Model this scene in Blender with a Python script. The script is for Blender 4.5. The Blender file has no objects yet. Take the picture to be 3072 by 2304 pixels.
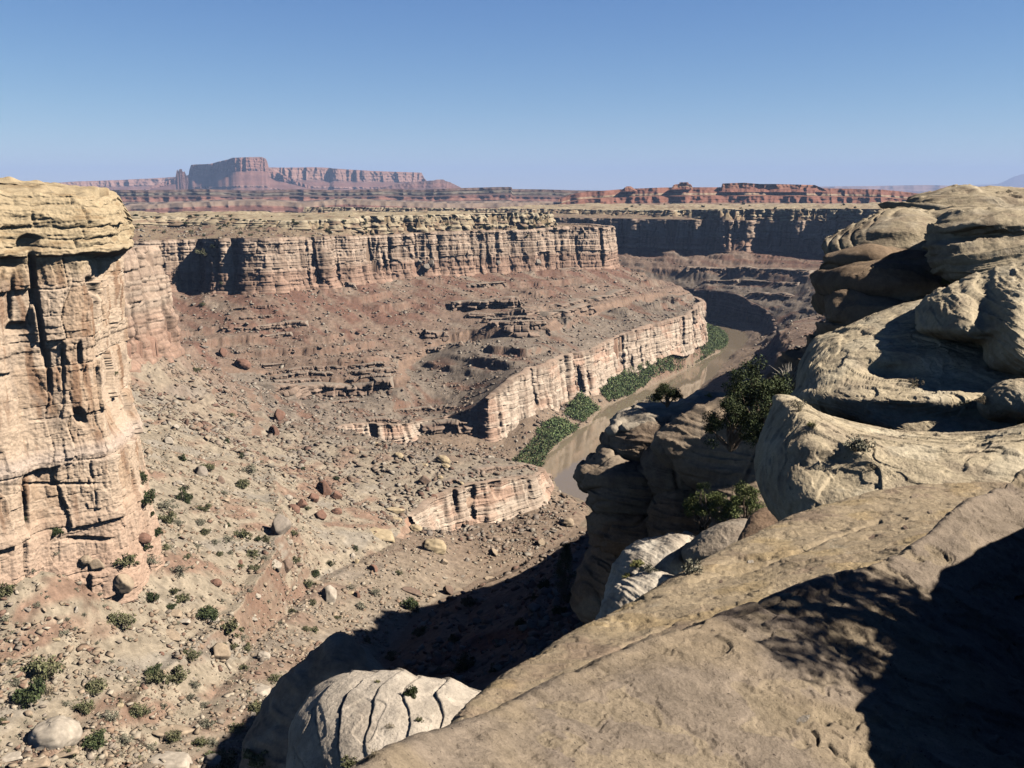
import bpy, math, random
import numpy as np
from mathutils import Vector, Matrix, Euler
R = math.radians
SC = bpy.context.scene
COL = SC.collection

# ---------------------------------------------------------------- camera, sky, sun, exposure
F, CX, CY = 1000.0, 512.0, 384.0
PITCH = math.atan(196 / F)
CP, SP = math.cos(PITCH), math.sin(PITCH)
SUN_AZ, SUN_EL = 99.0, 39.0
camd = bpy.data.cameras.new('camera')
cam = bpy.data.objects.new('camera', camd)
COL.objects.link(cam)
camd.sensor_width = 36.0
camd.lens = 36.0 * F / 1024.0
camd.clip_start = 0.1
camd.clip_end = 400000.0
cam.location = (0, 0, 0)
cam.rotation_euler = (math.pi / 2 - PITCH, 0, 0)
SC.camera = cam

world = bpy.data.worlds.new('World')
SC.world = world
world.use_nodes = True
wn, wl = world.node_tree.nodes, world.node_tree.links
bg = wn['Background']
sky = wn.new('ShaderNodeTexSky')
sky.sky_type = 'NISHITA'
sky.sun_disc = False
sky.sun_elevation = R(SUN_EL)
sky.sun_rotation = R(SUN_AZ)
sky.altitude = 0.0
sky.air_density = 0.6
sky.dust_density = 0.0
sky.ozone_density = 6.0
# the dry desert sky: each channel a little flatter towards the horizon
_sp = wn.new('ShaderNodeSeparateColor'); _cb = wn.new('ShaderNodeCombineColor')
wl.new(sky.outputs['Color'], _sp.inputs[0])
for _k, (_e, _m) in enumerate(((1.25, 0.87), (1.0, 1.07), (0.56, 2.21))):
    _p = wn.new('ShaderNodeMath'); _p.operation = 'POWER'; _p.inputs[1].default_value = _e
    _q = wn.new('ShaderNodeMath'); _q.operation = 'MULTIPLY'; _q.inputs[1].default_value = _m
    wl.new(_sp.outputs[_k], _p.inputs[0]); wl.new(_p.outputs[0], _q.inputs[0]); wl.new(_q.outputs[0], _cb.inputs[_k])
# high overhead, beyond the picture, the dry sky deepens further
_d = wn.new('ShaderNodeMath'); _d.operation = 'DIVIDE'; _d.use_clamp = True; _d.inputs[1].default_value = 4.6
_f = wn.new('ShaderNodeMath'); _f.operation = 'POWER'; _f.inputs[1].default_value = 1.8
_v = wn.new('ShaderNodeVectorMath'); _v.operation = 'SCALE'
wl.new(_sp.outputs[2], _d.inputs[0]); wl.new(_d.outputs[0], _f.inputs[0])
wl.new(_cb.outputs[0], _v.inputs[0]); wl.new(_f.outputs[0], _v.inputs['Scale']); wl.new(_v.outputs[0], bg.inputs['Color'])
bg.inputs['Strength'].default_value = 0.053

SDIR = Vector((math.cos(R(SUN_EL)) * math.sin(R(SUN_AZ)), math.cos(R(SUN_EL)) * math.cos(R(SUN_AZ)), math.sin(R(SUN_EL))))
sund = bpy.data.lights.new('sun', 'SUN')
sund.energy = 5.0
sund.angle = R(0.53)
sund.color = (1.0, 0.93, 0.82)
sun = bpy.data.objects.new('sun', sund)
sun.rotation_euler = (-SDIR).to_track_quat('-Z', 'Y').to_euler()
COL.objects.link(sun)
SC.view_settings.view_transform = 'Standard'
SC.view_settings.look = 'None'
SC.view_settings.exposure = 0.98
SC.view_settings.gamma = 1.0
SC.cycles.max_bounces = 4
SC.cycles.diffuse_bounces = 0
SC.cycles.volume_bounces = 0
SC.cycles.transparent_max_bounces = 6

# ---------------------------------------------------------------- picture point -> place
def ray(u, v):
    x = (np.asarray(u, float) - CX) / F
    y = -(np.asarray(v, float) - CY) / F
    Y = CP + y * SP
    return x / Y, (-SP + y * CP) / Y          # X and Z per metre of forward distance
def pY(u, v, D):
    a, b = ray(u, v)
    return np.stack([a * D, np.asarray(D, float) * np.ones_like(a), b * D], -1)
def pz(u, v, z):
    a, b = ray(u, v)
    return pY(u, v, z / b)

# ---------------------------------------------------------------- noise
_rng = np.random.RandomState(7)
_a = _rng.rand(256, 256) * 2 * np.pi
_G2 = np.stack([np.cos(_a), np.sin(_a)], -1).astype(np.float32)
_g = _rng.randn(64, 64, 64, 3).astype(np.float32)
_G3 = _g / np.linalg.norm(_g, axis=-1, keepdims=True)
def n2(x, y, seed=0):
    x = np.asarray(x, np.float32) + np.float32(seed * 17.31); y = np.asarray(y, np.float32) + np.float32(seed * 9.77)
    xi = np.floor(x); yi = np.floor(y)
    fx = x - xi; fy = y - yi
    xi = xi.astype(np.int32) & 255; yi = yi.astype(np.int32) & 255
    x1 = (xi + 1) & 255; y1 = (yi + 1) & 255
    def d(i, j, dx, dy):
        g = _G2[i, j]
        return g[..., 0] * dx + g[..., 1] * dy
    u = fx * fx * fx * (fx * (fx * 6 - 15) + 10); w = fy * fy * fy * (fy * (fy * 6 - 15) + 10)
    a = d(xi, yi, fx, fy); b = d(x1, yi, fx - 1, fy); c = d(xi, y1, fx, fy - 1); e = d(x1, y1, fx - 1, fy - 1)
    a = a + u * (b - a); c = c + u * (e - c)
    return (a + w * (c - a)) * 1.5
def fbm2(x, y, o=4, seed=0, g=0.5):
    s = 0; a = 1.0; t = 0
    for k in range(o):
        s = s + a * n2(x * 2 ** k, y * 2 ** k, seed + k); t += a; a *= g
    return s / t
def n3(p, sc, seed=0):
    p = np.asarray(p, np.float32) * np.asarray(sc, np.float32) + np.float32(seed * 13.37)
    i = np.floor(p); f = p - i
    i = i.astype(np.int32) & 63
    j = (i + 1) & 63
    w = f * f * f * (f * (f * 6 - 15) + 10)
    r = 0
    for a in (0, 1):
        ia = j[..., 0] if a else i[..., 0]; fa = f[..., 0] - a; wa = w[..., 0] if a else 1 - w[..., 0]
        for b in (0, 1):
            ib = j[..., 1] if b else i[..., 1]; fb = f[..., 1] - b; wb = w[..., 1] if b else 1 - w[..., 1]
            for c in (0, 1):
                ic = j[..., 2] if c else i[..., 2]; fc = f[..., 2] - c; wc = w[..., 2] if c else 1 - w[..., 2]
                g = _G3[ia, ib, ic]
                r = r + wa * wb * wc * (g[..., 0] * fa + g[..., 1] * fb + g[..., 2] * fc)
    return r * 1.5
def fbm3(p, sc, o=4, seed=0, g=0.5):
    s = 0; a = 1.0; t = 0
    sc = np.asarray(sc, np.float32)
    for k in range(o):
        s = s + a * n3(p, sc * 2 ** k, seed + k); t += a; a *= g
    return s / t
def sstep(a, b, x):
    t = np.clip((x - a) / (b - a), 0, 1)
    return t * t * (3 - 2 * t)
def hash1(i, j, seed=0):
    h = np.sin(np.asarray(i, np.float64) * 127.1 + np.asarray(j, np.float64) * 311.7 + seed * 74.7) * 43758.5453
    return (h - np.floor(h)).astype(np.float32)
def lerp(a, b, t):
    return a + (b - a) * t
def mixc(c, d, t):
    return c + (np.asarray(d, np.float32) - c) * t[..., None]
def smooth_line(P, n, closed=False):
    """Catmull-Rom through P, n points evenly spaced along its length"""
    P = np.asarray(P, float)
    if closed:
        Q = np.vstack([P[-1:], P, P[:2]])
    else:
        Q = np.vstack([2 * P[:1] - P[1:2], P, 2 * P[-1:] - P[-2:-1]])
    out = []
    for k in range(len(Q) - 3):
        p0, p1, p2, p3 = Q[k:k + 4]
        t = np.linspace(0, 1, 24, endpoint=False)[:, None]
        out.append(0.5 * (2 * p1 + (p2 - p0) * t + (2 * p0 - 5 * p1 + 4 * p2 - p3) * t * t + (3 * p1 - p0 - 3 * p2 + p3) * t ** 3))
    out.append(Q[-2][None])
    o = np.vstack(out)
    L = np.concatenate([[0], np.cumsum(np.linalg.norm(np.diff(o, axis=0), axis=1))])
    s = np.linspace(0, L[-1], n, endpoint=not closed)
    return np.stack([np.interp(s, L, o[:, k]) for k in range(o.shape[1])], -1)

# ---------------------------------------------------------------- mesh helpers
ALB = 0.64        # the colour tables below are written bright; this brings them to true albedo
def make_mesh(name, V, quads=None, tris=None, col=None, smooth=True):
    me = bpy.data.meshes.new(name)
    V = np.ascontiguousarray(V, np.float32).reshape(-1, 3)
    nq = 0 if quads is None else len(quads)
    nt = 0 if tris is None else len(tris)
    me.vertices.add(len(V)); me.vertices.foreach_set('co', V.ravel())
    loops = []
    if nq: loops.append(np.ascontiguousarray(quads, np.int32).ravel())
    if nt: loops.append(np.ascontiguousarray(tris, np.int32).ravel())
    loops = np.concatenate(loops)
    me.loops.add(len(loops)); me.loops.foreach_set('vertex_index', loops)
    me.polygons.add(nq + nt)
    st = np.concatenate([np.arange(nq) * 4, nq * 4 + np.arange(nt) * 3]).astype(np.int32)
    me.polygons.foreach_set('loop_start', st)
    if smooth:
        me.polygons.foreach_set('use_smooth', np.ones(nq + nt, bool))
    if col is not None:
        c = np.ones((len(V), 4), np.float32); c[:, :3] = np.asarray(col, np.float32).reshape(-1, 3) * ALB
        at = me.color_attributes.new('Col', 'FLOAT_COLOR', 'POINT')
        at.data.foreach_set('color', c.ravel())
    me.update(calc_edges=True)
    me.validate()
    return me
def link(name, me, mat=None, parent=None, loc=None):
    o = bpy.data.objects.new(name, me)
    COL.objects.link(o)
    if mat is not None and me is not None and len(me.materials) == 0: me.materials.append(mat)
    if parent is not None: o.parent = parent
    if loc is not None: o.location = loc
    return o
def tag(o, label=None, cat=None, group=None, kind=None):
    if label: o['label'] = label
    if cat: o['category'] = cat
    if group: o['group'] = group
    if kind: o['kind'] = kind
    return o
def grid_quads(M, N, closed=False):
    idx = np.arange(M * N).reshape(M, N)
    if closed:
        idx = np.concatenate([idx, idx[:, :1]], 1)
    return np.stack([idx[:-1, :-1], idx[1:, :-1], idx[1:, 1:], idx[:-1, 1:]], -1).reshape(-1, 4)
def grid_normals(P, closed=False):
    if closed:
        dj = np.roll(P, -1, 1) - np.roll(P, 1, 1)
    else:
        dj = np.gradient(P, axis=1)
    di = np.gradient(P, axis=0)
    n = np.cross(dj, di)
    return n / (np.linalg.norm(n, axis=-1, keepdims=True) + 1e-9)

# ---------------------------------------------------------------- materials
def mat_base(name, rough=0.9):
    m = bpy.data.materials.new(name); m.use_nodes = True
    nt = m.node_tree
    b = nt.nodes['Principled BSDF']
    b.inputs['Roughness'].default_value = rough
    b.inputs['Specular IOR Level'].default_value = 0.15
    return m, nt, b
def node(nt, t, **kw):
    n = nt.nodes.new(t)
    for k, v in kw.items():
        if k.startswith('i_'):
            n.inputs[k[2:].replace('_', ' ')].default_value = v
        else: setattr(n, k, v)
    return n
def rock_mat(name, scales, amt=0.35, bump=((8.0, 0.3),), coords='pos', dist=1.0, stretch=None, tint=None, speck=None):
    """colour attribute 'Col' mottled by noise of several scales (1/m), with a bump of grain and pits"""
    m, nt, b = mat_base(name)
    L = nt.links
    if coords == 'pos':
        src = node(nt, 'ShaderNodeNewGeometry').outputs['Position']
    else:
        src = node(nt, 'ShaderNodeTexCoord').outputs['Object']
    if stretch is not None:
        mp = node(nt, 'ShaderNodeMapping'); mp.inputs['Scale'].default_value = stretch[0]; mp.inputs['Rotation'].default_value = stretch[1]
        L.new(src, mp.inputs['Vector']); src = mp.outputs['Vector']
    if tint is None:
        at = node(nt, 'ShaderNodeAttribute', attribute_name='Col'); c = at.outputs['Color']
    else:
        rg = node(nt, 'ShaderNodeRGB'); rg.outputs[0].default_value = (*tint, 1); c = rg.outputs[0]
    for k, s in enumerate(scales):
        nz = node(nt, 'ShaderNodeTexNoise'); nz.inputs['Scale'].default_value = s; nz.inputs['Detail'].default_value = 5; nz.inputs['Roughness'].default_value = 0.65
        L.new(src, nz.inputs['Vector'])
        rm = node(nt, 'ShaderNodeMapRange'); rm.inputs[1].default_value = 0.28; rm.inputs[2].default_value = 0.72
        rm.inputs[3].default_value = 1 - amt; rm.inputs[4].default_value = 1 + amt
        L.new(nz.outputs['Fac'], rm.inputs[0])
        mx = node(nt, 'ShaderNodeMix', data_type='RGBA', blend_type='MULTIPLY'); mx.inputs[0].default_value = 1.0
        L.new(c, mx.inputs[6]); L.new(rm.outputs[0], mx.inputs[7]); c = mx.outputs[2]
    if speck:
        nz = node(nt, 'ShaderNodeTexNoise'); nz.inputs['Scale'].default_value = speck[0]; nz.inputs['Detail'].default_value = 3
        L.new(src, nz.inputs['Vector'])
        rm = node(nt, 'ShaderNodeMapRange'); rm.inputs[1].default_value = speck[1]; rm.inputs[2].default_value = speck[1] + 0.06
        L.new(nz.outputs['Fac'], rm.inputs[0])
        mx = node(nt, 'ShaderNodeMix', data_type='RGBA'); mx.inputs[7].default_value = (*speck[2], 1)
        L.new(rm.outputs[0], mx.inputs[0]); L.new(c, mx.inputs[6]); c = mx.outputs[2]
    L.new(c, b.inputs['Base Color'])
    prev = None
    for s, st in bump:
        nz = node(nt, 'ShaderNodeTexNoise'); nz.inputs['Scale'].default_value = s; nz.inputs['Detail'].default_value = 6; nz.inputs['Roughness'].default_value = 0.65
        L.new(src, nz.inputs['Vector'])
        bp = node(nt, 'ShaderNodeBump'); bp.inputs['Strength'].default_value = 1.0; bp.inputs['Distance'].default_value = st
        L.new(nz.outputs['Fac'], bp.inputs['Height'])
        if prev is not None: L.new(prev, bp.inputs['Normal'])
        prev = bp.outputs['Normal']
    if prev is not None: L.new(prev, b.inputs['Normal'])
    return m
# ---------------------------------------------------------------- the canyon: nested contours -> height field
GX0, GX1, GY0, GY1, GS = -1000.0, 1400.0, -100.0, 2600.0, 6.0
_gx = np.arange(GX0, GX1 + 1, GS); _gy = np.arange(GY0, GY1 + 1, GS)
_GXX, _GYY = np.meshgrid(_gx, _gy)
def _blur(a, n=3):
    for _ in range(n):
        p = np.pad(a, 2, mode='edge')
        a = sum(p[2 + k:p.shape[0] - 2 + k, 2:-2] for k in (-2, -1, 0, 1, 2)) / 5
        p = np.pad(a, 2, mode='edge')
        a = sum(p[2:-2, 2 + k:p.shape[1] - 2 + k] for k in (-2, -1, 0, 1, 2)) / 5
    return a
def contour(pts, close):
    """pts (X, Y, top z, cliff height, cliff width); the polygon closed by `close` is the high ground.
    Fields on the coarse grid: signed distance (>0 on the low side), top, height, width, length along"""
    pts = np.array(pts, float)
    L = smooth_line(pts, len(pts) * 5)
    poly = np.vstack([L[:, :2], np.array(close, float)])
    px, py = _GXX.ravel(), _GYY.ravel()
    best = np.full(px.shape, 1e18); bi = np.zeros(px.shape, int); bt = np.zeros(px.shape)
    for k in range(len(L) - 1):
        a, b = L[k, :2], L[k + 1, :2]
        d = b - a; q = max(d @ d, 1e-9)
        t = np.clip(((px - a[0]) * d[0] + (py - a[1]) * d[1]) / q, 0, 1)
        dd = (px - a[0] - t * d[0]) ** 2 + (py - a[1] - t * d[1]) ** 2
        m = dd < best
        best[m] = dd[m]; bi[m] = k; bt[m] = t[m]
    ins = np.zeros(px.shape, bool)
    n = len(poly)
    for k in range(n):
        x1, y1 = poly[k]; x2, y2 = poly[(k + 1) % n]
        c = (y1 > py) != (y2 > py)
        xi = (x2 - x1) * (py - y1) / (y2 - y1 + 1e-12) + x1
        ins ^= c & (px < xi)
    sd = np.sqrt(best) * np.where(ins, -1, 1)
    seg = np.concatenate([[0], np.cumsum(np.linalg.norm(np.diff(L[:, :2], axis=0), axis=1))])
    at = lambda col: (col[bi] + (col[bi + 1] - col[bi]) * bt).reshape(_GXX.shape)
    return np.stack([sd.reshape(_GXX.shape), _blur(at(L[:, 2])), _blur(at(L[:, 3]), 1), _blur(at(L[:, 4]), 1), at(seg)], -1).astype(np.float32)
def sample(Fd, X, Y):
    x = np.clip((X - GX0) / GS, 0, len(_gx) - 1.001); y = np.clip((Y - GY0) / GS, 0, len(_gy) - 1.001)
    i = x.astype(np.int32); j = y.astype(np.int32); fx = (x - i)[..., None].astype(np.float32); fy = (y - j)[..., None].astype(np.float32)
    a = Fd[j, i]; a = a + (Fd[j, i + 1] - a) * fx
    b = Fd[j + 1, i]; b = b + (Fd[j + 1, i + 1] - b) * fx
    return a + (b - a) * fy
def uv(u, D):                        # plan position from picture column and distance
    return ((u - CX) / F) * D
def W(u, D, z, h, w):                # azimuth point; picture columns are taken on the mid-height of the frame
    return (ray(u, 300)[0] * D, D, z, h, w)

LEFT_CLOSE = [(-3000, 3000), (-3000, -500)]
CL = [(-260, -100, -20, 4, 8), (-240, 150, -10, 4, 8), (-185, 250, -8, 6, 8), (-170, 320, -10, 8, 8), (-215, 420, -14, 9, 8), (-255, 500, -17, 10, 8), (-262, 590, -20, 10, 8), (-345, 680, -24, 9, 10),
      (-420, 800, -26, 8, 14), (-400, 940, -27, 7, 16), (-330, 1000, -28, 7, 16), (-275, 985, -29, 7, 14), (-225, 960, -31, 6, 12), (-178, 972, -30, 8, 10), (-150, 990, -28, 14, 8), (-108, 1035, -28, 17, 8), (-67, 1072, -28, 18, 8),
      (-2, 1122, -27.5, 18, 8), (36, 1140, -28, 18, 8), (48, 1175, -30, 16, 8), (0, 1260, -32, 14, 10), (-120, 1380, -32, 12, 10), (-400, 1520, -32, 10, 10)]
UL = [(-205, -100, -16, 60, 5), (-200, 130, -16, 66, 5), (-158, 200, -16, 66, 5), (-136, 223, -16, 66, 5), (-124, 238, -17, 66, 5), (-114, 252, -17, 68, 5), (-114, 267, -17, 68, 5), (-126, 297, -18, 68, 5), (-162, 380, -24, 64, 6),
      (-198, 480, -30, 56, 7), (-196, 555, -32, 56, 7), (-262, 640, -38, 50, 6), (-330, 755, -42, 46, 6), (-340, 850, -46, 42, 6), (-312, 884, -46, 42, 6), (-282, 898, -46, 42, 6), (-262, 880, -44, 46, 6), (-210, 885, -44, 44, 6), (-163, 945, -45, 43, 6),
      (-138, 982, -47, 43, 6), (-97, 1022, -46, 42, 6), (-57, 1058, -45, 44, 6), (17, 1108, -46, 42, 6), (62, 1140, -43, 46, 6), (104, 1165, -46, 45, 6), (126, 1195, -46, 44, 6), (118, 1260, -46, 42, 6), (50, 1340, -46, 42, 6), (-100, 1450, -46, 42, 6), (-400, 1590, -46, 42, 6)]
ML = [(-120, -100, -95, 0, 4), (-108, 110, -101, 0, 4), (-88, 190, -107, 0, 4), (-80, 260, -114, 0, 4), (-86, 340, -118, 0, 4), (-118, 450, -122, 1, 4), (-150, 560, -122, 2, 5), (-190, 650, -124, 4, 6), (-222, 715, -128, 8, 8),
      (-196, 752, -135, 6, 8), (-158, 748, -140, 6, 8), (-122, 746, -142, 6, 8), (-86, 742, -144, 6, 8), (-86, 782, -141, 7, 6), (-94, 802, -138, 6, 5), (-70, 836, -130, 6, 5), (-42, 860, -122, 8, 6), (-12, 852, -117, 5, 8),
      (26, 858, -116, 5, 8), (38, 885, -116, 5, 8), (38, 930, -115, 8, 6), (84, 985, -115, 8, 6), (150, 1090, -112, 7, 6), (196, 1132, -117, 5, 6), (210, 1200, -117, 4, 6), (190, 1290, -117, 4, 6), (80, 1390, -117, 4, 6), (-100, 1500, -117, 4, 6), (-400, 1640, -117, 4, 6)]
LL = [(-75, -100, -84, 0, 4), (-78, 60, -92, 0, 4), (-72, 150, -108, 0, 4), (-68, 258, -124, 0, 4), (-66, 335, -138, 0, 4), (-52, 400, -148, 0, 4), (-45, 448, -152, 5, 4), (-38, 470, -152, 16, 5), (-30, 478, -149.5, 18, 5), (-21, 490, -149, 18, 5),
      (-1, 520, -153.5, 16, 5), (18, 541, -158, 12, 5), (17, 560, -160, 9, 5), (-6, 582, -160, 4, 4), (-40, 600, -160, 1, 4), (-80, 606, -156, 3, 4), (-112, 628, -152, 9, 5), (-96, 648, -153, 14, 5), (-72, 650, -155, 15, 5), (-68, 690, -164, 5, 5),
      (-48, 698, -164, 7, 5), (-22, 690, -156, 14, 6), (-16, 684, -142, 32, 5), (-10, 696, -137, 36, 5), (10, 726, -132, 32, 5), (33, 765, -132.5, 35, 5), (48, 805, -133, 32, 5), (60, 822, -135, 32, 5), (75, 855, -134, 29, 5), (125, 930, -128.5, 32, 5), (172, 1000, -127, 33, 5),
      (203, 1078, -122.5, 42, 5), (214, 1112, -122.5, 42, 5), (208, 1180, -124, 40, 5), (170, 1265, -124, 40, 5), (80, 1345, -124, 40, 5), (-100, 1450, -124, 40, 5), (-400, 1590, -130, 36, 5)]
BL = [(-40, -100, -76, 0, 3), (-40, 60, -98, 0, 3), (-40, 150, -116, 0, 3), (-42, 258, -137, 0, 3), (-35, 335, -150, 0, 3), (-15, 385, -158, 0, 3), (14, 440, -166, 0, 3), (36, 500, -174, 0, 3), (43, 545, -179, 0, 3), (32, 572, -179.5, 0, 3),
      (25, 590, -179.5, 1, 3), (23, 610, -179.5, 1, 3), (17, 640, -179.5, 1, 3), (33, 696, -179.5, 1, 3), (56, 750, -179, 2, 3), (78, 821, -179, 2, 3), (106, 869, -179.5, 1, 3), (168, 981, -179.5, 1, 3), (221, 1087, -179.5, 1, 3), (248, 1153, -179.5, 1, 3),
      (265, 1234, -179.5, 1, 3), (264, 1290, -179.5, 1, 3), (254, 1340, -179.5, 1, 3), (225, 1385, -179.5, 1, 3), (150, 1425, -179.5, 1, 3), (0, 1500, -179.5, 1, 3), (-400, 1660, -179.5, 1, 3)]
RIGHT_CLOSE = [(-3000, 3200), (3000, 3200), (3000, -500)]
BR = [(-36, -100, -76, 0, 3), (-36, 60, -98, 0, 3), (-36, 150, -116, 0, 3), (-38, 258, -137, 0, 3), (-31, 335, -150, 0, 3), (-11, 385, -158, 0, 3), (18, 440, -166, 0, 3), (41, 500, -174, 0, 3), (60, 540, -179.5, 1, 3), (95, 600, -179.5, 1, 3), (120, 680, -179.5, 1, 3),
      (140, 780, -179.5, 1, 3), (165, 880, -179.5, 1, 3), (208, 985, -179.5, 1, 3), (243, 1087, -179.5, 1, 3), (274, 1160, -179.5, 1, 3), (292, 1226, -179.5, 1, 3), (292, 1280, -179.5, 1, 3), (287, 1335, -179.5, 1, 3), (266, 1386, -179.5, 1, 3),
      (205, 1432, -179.5, 1, 3), (70, 1510, -179.5, 1, 3), (-400, 1720, -179.5, 1, 3)]
LR = [(-22, -100, -72, 0, 4), (-22, 60, -92, 0, 4), (-22, 150, -110, 0, 4), (-24, 258, -131, 0, 4), (-14, 335, -144, 0, 4), (4, 385, -152, 0, 4), (34, 440, -160, 0, 4), (64, 500, -166, 2, 4), (90, 540, -168, 3, 4), (120, 600, -166, 4, 4), (148, 680, -164, 6, 4),
      (168, 780, -162, 6, 4), (196, 880, -162, 5, 4), (240, 980, -166, 4, 4), (272, 1080, -165, 5, 4), (302, 1155, -165, 4, 4), (320, 1226, -160, 8, 4), (316, 1300, -150, 22, 5), (304, 1352, -143, 34, 5), (280, 1402, -142, 36, 5),
      (215, 1452, -142, 36, 5), (75, 1532, -142, 36, 5), (-400, 1745, -142, 36, 5)]
MR = [(10, -100, -60, 0, 4), (10, 60, -80, 0, 4), (8, 150, -100, 0, 4), (8, 258, -118, 0, 4), (28, 335, -124, 0, 4), (62, 400, -126, 1, 4), (105, 470, -126, 3, 5), (150, 540, -124, 4, 5), (185, 640, -122, 5, 5),
      (215, 780, -120, 5, 5), (255, 900, -120, 5, 5), (320, 1000, -120, 5, 5), (365, 1090, -118, 5, 6), (392, 1180, -116, 5, 6), (402, 1270, -115, 6, 6), (380, 1350, -115, 8, 6), (330, 1420, -116, 9, 7),
      (235, 1480, -117, 9, 7), (90, 1560, -118, 8, 7), (-400, 1790, -118, 8, 7)]
UR = [(-36, -100, -24, 40, 5), (-30, 10, -26, 46, 5), (-24, 40, -26, 52, 5), (-6, 62, -26, 54, 5), (8, 76, -25, 54, 5), (31, 104, -22, 56, 5), (50, 158, -20, 60, 5), (79, 240, -20, 64, 6), (110, 310, -22, 64, 6), (145, 337, -22, 62, 6), (177, 366, -25, 60, 6), (194, 406, -28, 60, 6),
      (227, 490, -30, 58, 6), (255, 576, -33, 56, 6), (310, 705, -40, 50, 6), (372, 860, -42, 48, 6), (440, 960, -44, 46, 6), (500, 1090, -45, 46, 6), (530, 1230, -46, 45, 6), (500, 1370, -46, 44, 6), (440, 1450, -47, 43, 6), (365, 1490, -48, 42, 6), (300, 1512, -48, 42, 6),
      (240, 1545, -48, 40, 6), (150, 1600, -48, 40, 6), (40, 1660, -48, 38, 6), (-150, 1740, -48, 38, 6), (-400, 1860, -48, 38, 6)]
CR = [(-14, -100, -24, 2, 6), (-8, 10, -24, 2, 6), (2, 40, -24, 2, 6), (16, 66, -24, 2, 6), (36, 94, -19, 3, 6), (57, 155, -13, 6, 6), (89, 236, -10, 10, 6), (121, 306, -10, 12, 6), (156, 327, -10, 13, 6), (188, 356, -10, 14, 6), (204, 396, -12, 14, 6), (238, 481, -13, 15, 7),
      (267, 572, -16, 15, 7), (335, 700, -22, 16, 8), (392, 850, -25, 16, 8), (462, 945, -27, 16, 8), (522, 1080, -28, 17, 8), (548, 1230, -29, 17, 8), (516, 1385, -29, 17, 8), (448, 1470, -30, 17, 8), (368, 1506, -31, 16, 8), (306, 1535, -32, 15, 8),
      (262, 1590, -34, 10, 9), (180, 1680, -36, 8, 10), (60, 1760, -36, 8, 10), (-150, 1850, -36, 8, 10), (-400, 1960, -36, 8, 10)]
FLD = {}
for k, c, cl in (('CL', CL, LEFT_CLOSE), ('UL', UL, LEFT_CLOSE), ('ML', ML, LEFT_CLOSE), ('LL', LL, LEFT_CLOSE), ('BL', BL, LEFT_CLOSE),
                 ('CR', CR, RIGHT_CLOSE), ('UR', UR, RIGHT_CLOSE), ('MR', MR, RIGHT_CLOSE), ('LR', LR, RIGHT_CLOSE), ('BR', BR, RIGHT_CLOSE)):
    FLD[k] = contour(c, cl)

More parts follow.
